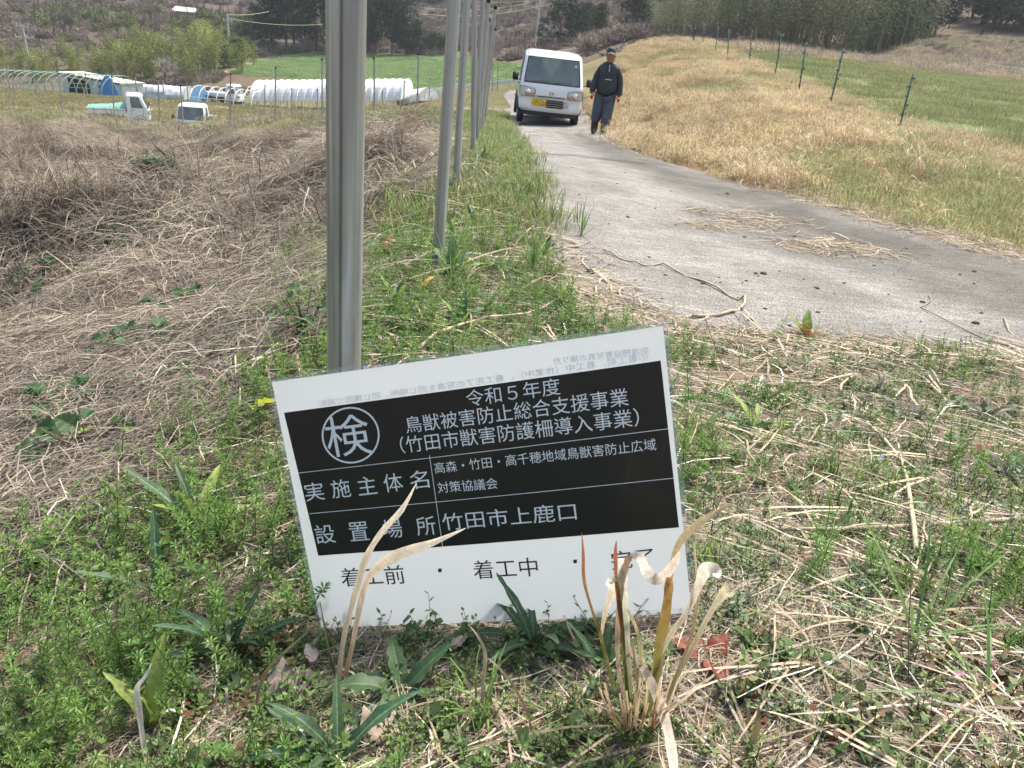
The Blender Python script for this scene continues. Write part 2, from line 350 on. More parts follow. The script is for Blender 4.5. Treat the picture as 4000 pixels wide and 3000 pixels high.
def scatter(name, P, rot, scl, variants, label=None, cat=None, kind='stuff'):
    """one object: a point cloud that places plant variants (geometry nodes)"""
    P = np.asarray(P, float); n = len(P)
    if n == 0: return None
    me = bpy.data.meshes.new(name); me.vertices.add(n); me.vertices.foreach_set('co', P.reshape(-1).astype('f'))
    a = me.attributes.new('rot', 'FLOAT_VECTOR', 'POINT'); a.data.foreach_set('vector', np.asarray(rot, float).reshape(-1).astype('f'))
    a = me.attributes.new('scl', 'FLOAT', 'POINT'); a.data.foreach_set('value', np.asarray(scl, float).astype('f'))
    a = me.attributes.new('idx', 'INT', 'POINT'); a.data.foreach_set('value', rng.integers(0, len(variants), n).astype('i'))
    o = bpy.data.objects.new(name, me); COL.objects.link(o)
    c = bpy.data.collections.new(name + '_kinds')
    for k, vme in enumerate(variants):
        vo = bpy.data.objects.new('%s_kind' % name, vme); c.objects.link(vo)
    ng = bpy.data.node_groups.new(name, 'GeometryNodeTree')
    ng.interface.new_socket(name='Geometry', in_out='INPUT', socket_type='NodeSocketGeometry')
    ng.interface.new_socket(name='Geometry', in_out='OUTPUT', socket_type='NodeSocketGeometry')
    gi = ng.nodes.new('NodeGroupInput'); go = ng.nodes.new('NodeGroupOutput'); ci = ng.nodes.new('GeometryNodeCollectionInfo')
    ci.inputs[0].default_value = c; ci.inputs[1].default_value = True; ci.inputs[2].default_value = True
    ip = ng.nodes.new('GeometryNodeInstanceOnPoints'); ip.inputs['Pick Instance'].default_value = True
    def attr(nm, t):
        x = ng.nodes.new('GeometryNodeInputNamedAttribute'); x.data_type = t; x.inputs[0].default_value = nm; return x.outputs[0]
    e2r = ng.nodes.new('FunctionNodeEulerToRotation')
    L = ng.links.new
    L(gi.outputs[0], ip.inputs['Points']); L(ci.outputs[0], ip.inputs['Instance']); L(attr('idx', 'INT'), ip.inputs['Instance Index'])
    L(attr('rot', 'FLOAT_VECTOR'), e2r.inputs[0]); L(e2r.outputs[0], ip.inputs['Rotation']); L(attr('scl', 'FLOAT'), ip.inputs['Scale'])
    L(ip.outputs[0], go.inputs[0])
    md = o.modifiers.new('scatter', 'NODES'); md.node_group = ng
    tag(o, label, cat, None, kind); return o

# ------------------------------------------------------------------ ground and road
def zonecol():
    c = np.empty(GX.shape + (3,)); q = GQ; X, Y = GX, GY; R = np.hypot(X, Y)
    n1 = fbm(X * .7, Y * .7, 4); n2 = fbm(X * 3 + 9, Y * 3, 4); n3 = fbm(X * .12, Y * .12, 4)
    soil = np.array((.115, .088, .060)); c[:] = soil
    c += n2[..., None] * .03
    view = (Y > .25) & (q[..., 0] > -4500) & (q[..., 0] < 9500)
    def put(poly, col, vary=.2):
        m = inpoly(q, poly) & view
        c[m] = np.asarray(col) * (1 + vary * n1[m][:, None] + vary * .7 * n2[m][:, None])
    far = R > 60; c[far] = np.array((.17, .13, .095)) * (1 + .3 * n3[far][:, None] + .2 * n1[far][:, None])
    mid = (R > 22) & (R < 100) & (X < 0); c[mid] = np.array((.17, .16, .07)) * (1 + .3 * n1[mid][:, None])
    rr_ = (X > 1.5) & (q[..., 1] < 1100) & (q[..., 1] > 150) & view & (R < 90); c[rr_] = np.array((.24, .21, .10)) * (1 + .3 * n1[rr_][:, None])
    put(TFIELD, (.215, .20, .095), .22); put(GULLY, (.105, .085, .062), .3); put(BANKG, (.30, .215, .105), .25); put(RFIELD, (.20, .23, .10), .12)
    put(GFIELD, (.20, .32, .10), .05); put(STRIPG, (.09, .095, .045), .3)
    # green lower edge and pale verge of the bright field
    put([(900, 268), (1270, 310), (1450, 326), (1700, 335), (2050, 300), (2050, 318), (1700, 352), (1450, 340), (1270, 326), (900, 284)], (.095, .19, .035), .1)
    put([(820, 300), (900, 262), (1000, 232), (1120, 212), (1240, 200), (1240, 208), (1120, 219), (1000, 242), (900, 280), (840, 310)], (.42, .34, .2), .15)
    put([(820, 305), (900, 280), (1100, 305), (1270, 328), (1450, 343), (1700, 356), (1700, 380), (1200, 370), (900, 350), (780, 345)], (.17, .13, .085), .25)
    # bare foot of the fields, valley verge
    put([(2760, 180), (2930, 178), (3300, 212), (3650, 252), (4100, 300), (4100, 325), (3650, 278), (3300, 236), (2930, 200), (2760, 200)], (.24, .2, .1), .3)
    put([(3300, 300), (3400, 240), (3540, 175), (3800, 145), (4500, 150), (4500, 300), (3850, 300)], (.17, .14, .08), .25)
    # scrub hill far behind
    m = (R > 95) & (X < -20) & view & ~inpoly(q, GFIELD) & ~inpoly(q, [(780, 340), (820, 300), (1000, 230), (1240, 198), (1300, 203), (1300, 400), (780, 400)]); c[m] = np.array((.15, .12, .095)) * (1 + .25 * n1[m][:, None])
    m = inpoly(q, [(80, 40), (420, 55), (900, 95), (900, 120), (300, 118), (80, 90)]) & view & (R > 95); c[m] = (.2, .2, .09)
    return np.clip(c, .01, .8)
def gridmesh(name, P, keep, cols, m, dz=0):
    nr, na = P.shape[:2]; idx = np.arange(nr * na).reshape(nr, na)
    f = np.stack([idx[:-1, :-1], idx[:-1, 1:], idx[1:, 1:], idx[1:, :-1]], -1)[keep].reshape(-1, 4)
    used = np.unique(f); mp = np.full(nr * na, -1); mp[used] = np.arange(len(used)); f = mp[f]
    V = P.reshape(-1, 3)[used].copy(); V[:, 2] += dz
    me = bpy.data.meshes.new(name); me.vertices.add(len(V)); me.vertices.foreach_set('co', V.reshape(-1).astype('f'))
    me.loops.add(len(f) * 4); me.loops.foreach_set('vertex_index', f.reshape(-1).astype('i'))
    me.polygons.add(len(f)); me.polygons.foreach_set('loop_start', np.arange(0, len(f) * 4, 4, dtype='i')); me.polygons.foreach_set('use_smooth', np.ones(len(f), bool)); me.update(calc_edges=True)
    if cols is not None:
        at = me.color_attributes.new('Col', 'FLOAT_COLOR', 'POINT'); cc = cols.reshape(-1, 3)[used]
        at.data.foreach_set('color', np.concatenate([cc, np.ones((len(cc), 1))], 1).reshape(-1).astype('f'))
    me.materials.append(m); o = bpy.data.objects.new(name, me); COL.objects.link(o); return o
M_ground = mat('ground', vcol=True, rough=.95, spec=.1, noise=(55, .6, (.05, .038, .026)), bump=(90, .9, .012))
keepall = np.ones((GX.shape[0] - 1, GX.shape[1] - 1), bool)
ground = gridmesh('ground', GP, keepall, zonecol(), M_ground); tag(ground, kind='structure')
# road sheet: concrete, a little above the ground, with its own ragged edge
_je = np.stack([fbm(GX * 6, GY * 6, 3) * 14, fbm(GX * 6 + 40, GY * 6, 3) * 9], -1) * np.clip(6 / np.maximum(GY, 1), .15, 1)[..., None]
_rm = inpoly(GQ + _je, ROAD) & (GY > 1.0) & (GY < 66) & (GX > -14)
_rk = _rm[:-1, :-1] & _rm[1:, 1:] & _rm[1:, :-1] & _rm[:-1, 1:]
m = bpy.data.materials.new('road_concrete'); m.use_nodes = True; nt_ = m.node_tree; b = nt_.nodes['Principled BSDF']; b.inputs['Roughness'].default_value = .88; b.inputs['Specular IOR Level'].default_value = .25
def _noise(sc, det=8, dist=0, vec=None):
    n = N(nt_, 'ShaderNodeTexNoise'); n.inputs['Scale'].default_value = sc; n.inputs['Detail'].default_value = det; n.inputs['Distortion'].default_value = dist
    nt_.links.new(vec, n.inputs['Vector']); return n.outputs[0]
tc = N(nt_, 'ShaderNodeTexCoord'); g = N(nt_, 'ShaderNodeNewGeometry')
mpn = N(nt_, 'ShaderNodeMapping'); mpn.inputs['Rotation'].default_value = (0, 0, math.radians(-38)); mpn.inputs['Scale'].default_value = (1, 3.2, 1); nt_.links.new(tc.outputs['Object'], mpn.inputs[0])
def _ramp(src, p0, p1, c0, c1):
    r = N(nt_, 'ShaderNodeValToRGB'); r.color_ramp.elements[0].position = p0; r.color_ramp.elements[1].position = p1
    r.color_ramp.elements[0].color = (*c0, 1); r.color_ramp.elements[1].color = (*c1, 1); nt_.links.new(src, r.inputs[0]); return r.outputs[0]
def _mul(a, b_, f=1):
    x = N(nt_, 'ShaderNodeMix', data_type='RGBA', blend_type='MULTIPLY'); x.inputs[0].default_value = f; nt_.links.new(a, x.inputs[6]); nt_.links.new(b_, x.inputs[7]); return x.outputs[2]
at_ = N(nt_, 'ShaderNodeVertexColor', layer_name='Col')
base = _ramp(_noise(2.2, 8, .3, tc.outputs['Object']), .3, .7, (.19, .182, .165), (.325, .312, .288))
fine = _ramp(_noise(140, 4, 0, tc.outputs['Object']), .36, .62, (.30, .30, .30), (1.3, 1.29, 1.27))
stre = _ramp(_noise(9, 6, .2, mpn.outputs[0]), .3, .62, (.72, .71, .70), (1.06, 1.05, 1.04))
c_ = _mul(_mul(_mul(base, fine), stre), at_.outputs[0]); nt_.links.new(c_, b.inputs['Base Color'])
bp = N(nt_, 'ShaderNodeBump'); bp.inputs['Strength'].default_value = .7; bp.inputs['Distance'].default_value = .006; nt_.links.new(_noise(130, 5, 0, tc.outputs['Object']), bp.inputs['Height']); nt_.links.new(bp.outputs[0], b.inputs['Normal'])
M_road = m
# worn dark wheel tracks and stains, and a darker patch before the person
def band(q, pts, wd):
    d = np.full(q.shape[:2], 1e9)
    for (x0, y0, w0), (x1, y1, w1) in zip(pts[:-1], pts[1:]):
        vx, vy = x1 - x0, y1 - y0; t = np.clip(((q[..., 0] - x0) * vx + (q[..., 1] - y0) * vy) / (vx * vx + vy * vy), 0, 1)
        dd = np.hypot(q[..., 0] - x0 - t * vx, (q[..., 1] - y0 - t * vy)) / (w0 + (w1 - w0) * t); d = np.minimum(d, dd)
    return np.clip(1.3 - d, 0, 1)
jn = np.stack([fbm(GX * 2, GY * 2, 4) * 60, fbm(GX * 2 + 7, GY * 2 + 3, 4) * 30], -1) * np.clip(5 / np.maximum(GY, 1), .2, 1)[..., None]
dk = band(GQ + jn, [(2260, 530, 18), (2400, 600, 40), (2650, 700, 45), (3000, 800, 55), (3400, 940, 80), (4000, 1120, 110)], 1) * .8
dk = np.maximum(dk, band(GQ + jn, [(2700, 840, 40), (3150, 960, 75), (3600, 1090, 95), (4100, 1230, 110)], 1) * .6)
dk = np.maximum(dk, band(GQ + jn, [(2180, 520, 10), (2300, 570, 22), (2400, 620, 15)], 1) * .5)
rc = np.ones(GX.shape + (3,)) * (1 - dk[..., None] * np.array((.62, .63, .66)))
dirt = band(GQ + jn, [(2560, 1318, 18), (2850, 1328, 22), (3300, 1372, 14), (4000, 1400, 18)], 1)[..., None]
rc = rc * (1 - dirt * .6) + np.array((.9, .62, .4)) * dirt * .6
dirt = np.maximum(band(GQ + jn, [(2440, 580, 9), (2620, 632, 9), (2820, 700, 12), (3100, 765, 12), (3400, 865, 15), (4000, 1020, 20)], 1), band(GQ + jn, [(2215, 1020, 8), (2250, 1150, 18), (2330, 1250, 26)], 1))[..., None]
rc = rc * (1 - dirt * .5) + np.array((.62, .5, .4)) * dirt * .5
# expansion joint lines
for a, b2 in (((2020, 1170 - 68 - 0), (2500, 1170 - 30)), ):
    pass
jl = band(GQ, [(2010, 598, 3.2), (2240, 613, 3.2), (2520, 645, 3.2)], 1)[..., None]; rc = rc * (1 - .6 * jl)
road = gridmesh('road', GP, _rk, rc, M_road, .012); tag(road, kind='structure')

# ------------------------------------------------------------------ steel fence posts
def metalmat():
    m = bpy.data.materials.new('galvanised_steel'); m.use_nodes = True; nt = m.node_tree; b = nt.nodes['Principled BSDF']
    tc = N(nt, 'ShaderNodeTexCoord'); mp = N(nt, 'ShaderNodeMapping'); mp.inputs['Scale'].default_value = (70, 70, .9); nt.links.new(tc.outputs['Object'], mp.inputs[0])
    nz = N(nt, 'ShaderNodeTexNoise'); nz.inputs['Scale'].default_value = 1; nz.inputs['Detail'].default_value = 5; nt.links.new(mp.outputs[0], nz.inputs['Vector'])
    n2 = N(nt, 'ShaderNodeTexNoise'); n2.inputs['Scale'].default_value = 25; n2.inputs['Detail'].default_value = 6; nt.links.new(tc.outputs['Object'], n2.inputs['Vector'])
    r = N(nt, 'ShaderNodeValToRGB'); r.color_ramp.elements[0].position = .3; r.color_ramp.elements[1].position = .7
    r.color_ramp.elements[0].color = (.27, .29, .285, 1); r.color_ramp.elements[1].color = (.56, .59, .60, 1); nt.links.new(nz.outputs[0], r.inputs[0])
    v = N(nt, 'ShaderNodeVertexColor', layer_name='Col'); mx = N(nt, 'ShaderNodeMix', data_type='RGBA', blend_type='MULTIPLY'); mx.inputs[0].default_value = 1
    nt.links.new(r.outputs[0], mx.inputs[6]); nt.links.new(v.outputs[0], mx.inputs[7]); nt.links.new(mx.outputs[2], b.inputs['Base Color'])
    rr = N(nt, 'ShaderNodeMapRange'); rr.inputs[3].default_value = .26; rr.inputs[4].default_value = .5; nt.links.new(n2.outputs[0], rr.inputs[0]); nt.links.new(rr.outputs[0], b.inputs['Roughness'])
    b.inputs['Metallic'].default_value = .62
    bp = N(nt, 'ShaderNodeBump'); bp.inputs['Strength'].default_value = .22; bp.inputs['Distance'].default_value = .0012; nt.links.new(nz.outputs[0], bp.inputs['Height']); nt.links.new(bp.outputs[0], b.inputs['Normal'])
    return m
M_galv = metalmat()
def fence_post(base, top, r, label, group, H=None, seam=False):
    base = np.asarray(base, float); top = np.asarray(top, float)
    if H: top = base + (top - base) * (H / max(top[2] - base[2], .01))
    e = empty('fence_post', tuple(base), 0, label, 'fence post', group); ax = top - base; b = MB(); k = 40 if r > .02 and seam else 16
    P = [-ax * .06, ax * .33, ax * .66, ax]
    n0 = b.n; b.tube(P, r, k, (1, 1, 1), cap=False)
    if seam:                                             # darker weld seam facing the camera, plus brighter streaks painted as highlights
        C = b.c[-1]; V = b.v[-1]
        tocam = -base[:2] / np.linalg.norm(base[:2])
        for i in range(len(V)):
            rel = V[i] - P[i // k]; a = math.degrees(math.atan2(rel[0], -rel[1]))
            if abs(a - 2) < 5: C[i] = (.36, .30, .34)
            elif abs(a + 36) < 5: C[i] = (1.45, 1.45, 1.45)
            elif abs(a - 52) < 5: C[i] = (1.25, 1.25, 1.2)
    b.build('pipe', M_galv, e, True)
    c = MB(); c.tube([ax * (1 - .012 / np.linalg.norm(ax)), ax + ax / np.linalg.norm(ax) * .045], [r * 1.18, r * 1.12], 14, (1, 1, 1)); c.build('cap', M_black, e, True)
    return e
ORD = ['nearest', 'second', 'third', 'fourth', 'fifth', 'sixth', 'seventh', 'eighth', 'ninth', 'tenth', 'eleventh', 'twelfth', 'thirteenth', 'fourteenth']
def lean(bpx, tpx, Y, H, Yt=None):
    B = atY(bpx[0], bpx[1], Y); B[2] = min(B[2], gz(B[0], B[1])[0]); T = atY(tpx[0], tpx[1], Yt or Y); return B, T
_b = atD(1344, 1500, 1.045); _b2 = np.array([_b[0], _b[1], gz(_b[0], _b[1])[0]])
_t = atD(1352, 0, .842)
_dir = (_t - _b) / (_t[2] - _b[2]); _base = _b + _dir * (_b2[2] - _b[2])
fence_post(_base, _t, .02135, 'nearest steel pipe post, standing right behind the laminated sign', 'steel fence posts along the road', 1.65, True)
rp = [((1708,1040),(1775,0),2.9,2.9),((1779,745),(1824,0),4.85,4.85),((1847,622),(1854,0),6.8,6.8),((1861,575),(1887,0),8.8,8.8),((1868,548),(1908,7),10.7,None),((1876,528),(1935,33),12.5,None),((1885,505),(1910,81),14.2,None),((1893,482),(1934,117),15.8,None)]
for i, (bp_, tp_, Y, _) in enumerate(rp):
    B, T = lean(bp_, tp_, Y, 1.6)
    fence_post(B, T, .0213, '%s steel pipe post away from the sign, in the roadside row' % ORD[i + 1], 'steel fence posts along the road', 1.62 if i < 4 else None)
lp = [((1629,454),(1635,213),23.4),((1463,456),(1461,229),24.0),((1259,468),(1258,234),24.5),((1074,477),(1077,267),26.5),((897,506),(901,291),27),((718,522),(705,335),29),((625,511),(617,310),29.5),((448,474),(437,299),32),((249,452),(226,288),34.5),((57,411),(50,282),43)]
lw = ['between the roadside row and the end of the white tunnel', 'just right of the big near post, before the green field', 'just left of the big near post', 'in front of the middle of the white tunnel', 'in front of the small far truck cab', 'crossing the windscreen of the front-on parked truck', 'between the two parked trucks', 'crossing the cargo bed of the side-on parked truck', 'left of the side-on parked truck', 'leftmost, before the green tunnel hoops']
for (b_, t_, Y), s_ in zip(lp, lw):
    B, T = lean(b_, t_, Y, 1.6); fence_post(B, T, .0245, 'thin steel post, ' + s_, 'steel fence posts across the gully')
# second, farther row by the tunnels
fr = [((1865,300),(1864,185),40),((1946,330),(1945,263),50),((1925,330),(1926,255),52),((1678,330),(1680,308),60),((1140,445),(1140,348),52),((1033,425),(1035,333),60),((1240,450),(1240,350),50),((1494,430),(1494,358),55),((1577,430),(1579,318),50)]
fl = ['seen through the roadside posts', 'right of the roadside posts before the green field', 'close beside the roadside posts before the green field', 'short one at the end of the guardrail', 'before the white tunnel, second from its left', 'before the left end of the white tunnel', 'before the white tunnel left of the big near post', 'before the white tunnel right of the big near post', 'tallest one before the right part of the white tunnel']
for (b_, t_, Y), s_ in zip(fr, fl):
    B, T = lean(b_, t_, Y, 1.6); fence_post(B, T, .035, 'far thin grey post, ' + s_, 'far grey posts beyond the gully')
for (b_, t_, Y, s_) in [((40,345),(25,266),60,'at the left edge over the tunnel hoops'),((140,345),(128,272),60,'among the tunnel hoops left of the shed'),((340,372),(332,286),58,'before the middle of the white shed'),((537,370),(528,300),60,'just right of the white shed'),((640,385),(635,311),60,'before the silver tunnel'),((735,390),(729,316),60,'at the right end of the silver tunnel')]:
    B, T = lean(b_, t_, Y, 1.6); fence_post(B, T, .04, 'far thin grey post, ' + s_, 'far grey posts beyond the gully')

# green plastic-coated posts on the right bank, each with a row of wire clips
M_green = mat('green_post', (.045, .14, .12), .5, noise=(30, .5, (.12, .19, .17)))
M_brown = mat('brown_stake', (.10, .075, .06), .8)
GPOST = [((3510,513),(3567,289),14.5),((3242,409),(3296,188),17),((3121,352),(3150,165),20.5),((3028,291),(3052,134),24.5),((2927,251),(2938,119),29),((2842,227),(2848,115),34),((2795,199),(2806,105),38),((2744,180),(2750,90),43),((2699,170),(2699,100),48),((2673,155),(2673,103),55)]
gw = ['the rightmost and nearest', 'the second from the right', 'the third from the right', 'the fourth from the right', 'the fifth from the right', 'the sixth from the right', 'the seventh from the right', 'the eighth from the right', 'the ninth from the right', 'the leftmost and farthest']
for i, ((b_, t_, Y), s_) in enumerate(zip(GPOST, gw)):
    B, T = lean(b_, t_, Y, 1); e = empty('garden_post', tuple(B), 0, 'slim green post leaning on the dry grass bank, ' + s_, 'post', 'green posts along the right bank'); ax = T - B
    mb = MB(); mb.tube([-ax * .08, ax], .016 if i < 5 else .02, 8); mb.build('pole', M_green, e, True)
    if i < 5:
        for t in (.12, .3, .47, .62, .78, .93):
            cb = MB(); cb.tube([(0, 0, -.018), (0, 0, .018)], .021, 8); cb.box((.027 * (1 if int(t * 100) % 2 else -1), -.01, 0), (.035, .03, .03)); cb.build('clip', M_green, e).location = tuple(ax * t)
B, T = lean((2717,182), (2707,125), 46, 1); mb = MB(); mb.tube([(0, 0, -.2), T - B], .05, 7)
o = mb.build('wooden_stake', M_brown); o.location = tuple(B); tag(o, 'dark wooden stake leaning among the green posts on the bank', 'stake')
for (b_, t_, Y, s_) in [((2953,185),(2955,105),50,'behind the fifth green post'),((3217,212),(3215,138),50,'on the far verge of the right field')]:
    B, T = lean(b_, t_, Y, 1); mb = MB(); mb.tube([(0, 0, -.2), T - B], .05, 7); o = mb.build('wooden_stake', mat('pale_stake', (.2, .15, .1), .8)); o.location = tuple(B); tag(o, 'thin pale brown stake ' + s_, 'stake', 'pale stakes on the field verge')

# ------------------------------------------------------------------ laminated sign
M_paper = mat('laminated_paper', (.83, .86, .875), .2, coat=.35, noise=(9, .10, (.72, .74, .74)))
_tp = M_paper.node_tree; _tb = _tp.nodes['Principled BSDF']; _tt = _tp.nodes.new('ShaderNodeBsdfTranslucent'); _tt.inputs[0].default_value = (.88, .91, .92, 1); _tx = _tp.nodes.new('ShaderNodeMixShader'); _tx.inputs[0].default_value = .45
_tp.links.new(_tb.outputs[0], _tx.inputs[1]); _tp.links.new(_tt.outputs[0], _tx.inputs[2]); _tp.links.new(_tx.outputs[0], _tp.nodes['Material Output'].inputs[0])
M_ink = mat('black_print', (.02, .02, .02), .30, spec=.35, coat=.12, noise=(14, .35, (.032, .031, .028)))
M_letter = mat('white_lettering', (.82, .85, .86), .3)
M_blackl = mat('black_lettering', (.02, .02, .022), .35)
M_ghost = mat('show_through_print', (.70, .73, .78), .25)
SC = [(1062, 1492), (2590, 1273), (2702, 2395), (1258, 2452)]
sd4 = [ (.79267, -.38076), (.74385, -.26335), (.67162, -.54205), (.72044, -.65946)]
SP = [atD(px, py, np.dot([0, y, z], cF)) for (px, py), (y, z) in zip(SC, sd4)]     # TL TR BR BL on the fitted sheet
SP = [ray(px, py) * np.dot(q, cF) for (px, py), q in zip(SC, [np.array([-.2617,.79267,-.38076]), np.array([.1386,.74385,-.26335]), np.array([.2115,.67162,-.54205]), np.array([-.18876,.72044,-.65946])])]
_nrm = np.cross(SP[1] - SP[0], SP[3] - SP[0]); _nrm /= np.linalg.norm(_nrm)
if _nrm[1] > 0: _nrm = -_nrm
def sheet(u, v, off=0.0):          # u 0..1 left-right, v 0..1 top-bottom
    u = np.asarray(u, float)[..., None]; v = np.asarray(v, float)[..., None]
    P = (SP[0] * (1 - u) + SP[1] * u) * (1 - v) + (SP[3] * (1 - u) + SP[2] * u) * v
    return P + _nrm * off + _nrm * (np.sin(u * math.pi) * .004 * (1 - .6 * v) + np.clip(.08 - u, 0, 1) ** 2 * .25 * v)
# homography photo -> sheet uv
A_ = []; 
for (x, y), (u, v) in zip(SC, [(0, 0), (1, 0), (1, 1), (0, 1)]):
    A_.append([x, y, 1, 0, 0, 0, -u * x, -u * y, u]); A_.append([0, 0, 0, x, y, 1, -v * x, -v * y, v])
A_ = np.array(A_, float); _h = np.append(np.linalg.solve(A_[:, :8], A_[:, 8]), 1).reshape(3, 3)
def uv(x, y):
    q = _h @ np.array([x, y, 1.0]); return q[:2] / q[2]
def zz(x, y): return (1000 + x / 1.2289, 1200 + y / 1.2289)
sign = empty('laminated_sign', tuple(sheet(.5, 1.0)), 0, 'laminated white sheet with a black Japanese notice, leaning before the nearest steel post', 'sign')
def to_sign(b): 
    o0 = sheet(.5, 1.0)
    for i in range(len(b.v)): b.v[i] = b.v[i] - o0
    return b
def uvgrid(corn, off, nx=16, ny=8, back=None):
    b = MB(); c = [np.asarray(k, float) for k in corn]
    uu, vv = np.meshgrid(np.linspace(0, 1, nx + 1), np.linspace(0, 1, ny + 1))
    Q = ((1 - uu)[..., None] * c[0] + uu[..., None] * c[1]) * (1 - vv)[..., None] + ((1 - uu)[..., None] * c[3] + uu[..., None] * c[2]) * vv[..., None]
    V = sheet(Q[..., 0], Q[..., 1], off).reshape(-1, 3); w_ = nx + 1
    F = [(j * w_ + i, j * w_ + w_ + i, j * w_ + w_ + i + 1, j * w_ + i + 1) for j in range(ny) for i in range(nx)]
    b.add(V, F)
    if back is not None:
        V2 = sheet(Q[..., 0], Q[..., 1], back).reshape(-1, 3); b.add(V2, [tuple(reversed(f)) for f in F])
        rim = [i for i in range(nx)], 
        n0 = len(V); e_ = [i for i in range(w_)] + [j * w_ + nx for j in range(1, ny + 1)] + [ny * w_ + i for i in range(nx - 1, -1, -1)] + [j * w_ for j in range(ny - 1, 0, -1)]
        b.f += [(e_[i], e_[(i + 1) % len(e_)], e_[(i + 1) % len(e_)] + n0, e_[i] + n0) for i in range(len(e_))]
    return to_sign(b)
uvgrid([(0, 0), (1, 0), (1, 1), (0, 1)], 0, 24, 12).build('paper', M_paper, sign)
pc = [uv(1110,1613), uv(2580,1410), uv(2652,2063), uv(1244,2172)]
uvgrid(pc, .0006, 24, 12).build('black_panel', M_ink, sign, True)
# clear film margin
M_film = bpy.data.materials.new('clear_film'); M_film.use_nodes = True; _n2 = M_film.node_tree; _b3 = _n2.nodes['Principled BSDF']; _b3.inputs['Roughness'].default_value = .12; _b3.inputs['Base Color'].default_value = (.8, .82, .84, 1)
_tr = _n2.nodes.new('ShaderNodeBsdfTransparent'); _mx = _n2.nodes.new('ShaderNodeMixShader'); _mx.inputs[0].default_value = .22; _n2.links.new(_tr.outputs[0], _mx.inputs[1]); _n2.links.new(_b3.outputs[0], _mx.inputs[2]); _n2.links.new(_mx.outputs[0], _n2.nodes['Material Output'].inputs[0])
fm = MB(); g_ = .0004
for cc in ([(-.012,-.018),(1.013,-.018),(1.013,0),(-.012,0)], [(1,0),(1.013,0),(1.013,1.014),(1,1.014)], [(-.012,0),(0,0),(0,1.014),(-.012,1.014)], [(0,1),(1,1),(1,1.014),(0,1.014)]):
    q = uvgrid(cc, -.0003, 20 if cc[1][0] - cc[0][0] > .5 else 1, 20 if cc[2][1] - cc[1][1] > .5 else 1); n0 = fm.n
    for V, C in zip(q.v, q.c): fm.add(V, [], C)
    fm.f += [tuple(i + n0 for i in f) for f in q.f]
fm.build('clear_film_border', M_film, sign, True)
def line(p, q, wmm, off=.0011):
    a = np.array(uv(*p)); b_ = np.array(uv(*q)); d = b_ - a; n_ = np.array([-d[1] * .297 / .42, d[0] * .42 / .297]); n_ = n_ / np.hypot(n_[0] * .42, n_[1] * .297) * wmm / 2000
    return uvgrid([a - n_, b_ - n_, b_ + n_, a + n_], off, 20, 1)
for p, q in (((1168,1849),(2610,1678)),((1211,2008),(2631,1871)),((1669,1779),(1720,2133))):
    line(p, q, .7).build('rule_line', M_letter, sign)
def text_mesh(s):
    cu = bpy.data.curves.new('t', 'FONT'); cu.body = s; cu.size = 1; cu.resolution_u = 3; o = bpy.data.objects.new('t', cu); COL.objects.link(o)
    dg = bpy.context.evaluated_depsgraph_get(); me = bpy.data.meshes.new_from_object(o.evaluated_get(dg)); V = np.array([v.co[:] for v in me.vertices]); F = [tuple(p.vertices) for p in me.polygons]
    bpy.data.objects.remove(o); bpy.data.meshes.remove(me); return V, F
def write(s, x0, y0, x1, y1, h, m_, mirror=False, spaced=False, zoomc=True, part='lettering', box=None, bold=0):
    """s between two baseline points of the photo (sign zoom coordinates), h tall"""
    if zoomc: x0, y0 = zz(x0, y0); x1, y1 = zz(x1, y1); h /= 1.2289
    if spaced:
        n = len(s); cw = h * 1.0; b = MB()
        for i, ch in enumerate(s):
            t = i / (n - 1) if n > 1 else 0
            xa = x0 + (x1 - cw - x0) * t; ya = y0 + (y1 - y0) * (xa - x0) / (x1 - x0)
            yb = y0 + (y1 - y0) * (xa + cw - x0) / (x1 - x0); V, F = _place(ch, xa, ya, xa + cw, yb, h, mirror); b.add(V, F)
    else:
        V, F = _place(s, x0, y0, x1, y1, h, mirror); b = MB(); b.add(V, F)
    return to_sign(b).build(part, m_, sign)
def _place(s, x0, y0, x1, y1, h, mirror):
    V, F = text_mesh(s); mn = V.min(0); mxx = V.max(0)
    a = np.array(uv(x0, y0)); b_ = np.array(uv(x1, y1)); xm, ym = (x0 + x1) / 2, (y0 + y1) / 2
    dx, dy = x1 - x0, y1 - y0; L_ = math.hypot(dx, dy); up = np.array([dy, -dx]) / L_
    top = np.array(uv(xm + up[0] * h, ym + up[1] * h)); base = (a + b_) / 2; upv = np.array([0, (top - base)[1]])
    tx = (V[:, 0] - mn[0]) / max(mxx[0] - mn[0], 1e-6); ty = (V[:, 1] - mn[1]) / max(mxx[1] - mn[1], 1e-6)
    if s in '・': tx = .42 + .16 * tx; ty = .4 + .18 * ty
    if mirror: tx = 1 - tx
    Q = a[None] + (b_ - a)[None] * tx[:, None] + upv[None] * ty[:, None]
    return sheet(Q[:, 0], Q[:, 1], .0012), F
write('令和５年度', 1003, 480, 1452, 420, 82, M_letter)
write('鳥獣被害防止総合支援事業', 715, 607, 1785, 475, 84, M_letter)
write('（竹田市獣害防護柵導入事業）', 690, 704, 1838, 574, 86, M_letter)
write('高森・竹田・高千穂地域鳥獣害防止広域', 850, 800, 1920, 690, 56, M_letter)
write('対策協議会', 865, 894, 1150, 872, 54, M_letter)
write('実施主体名', 245, 935, 825, 866, 88, M_letter, spaced=True)
write('設置場所', 295, 1138, 858, 1090, 90, M_letter, spaced=True)
write('竹田市上鹿口', 890, 1072, 1530, 1022, 84, M_letter)
write('着工前', 415, 1342, 712, 1325, 90, M_blackl)
write('着工中', 1037, 1304, 1345, 1288, 90, M_blackl)
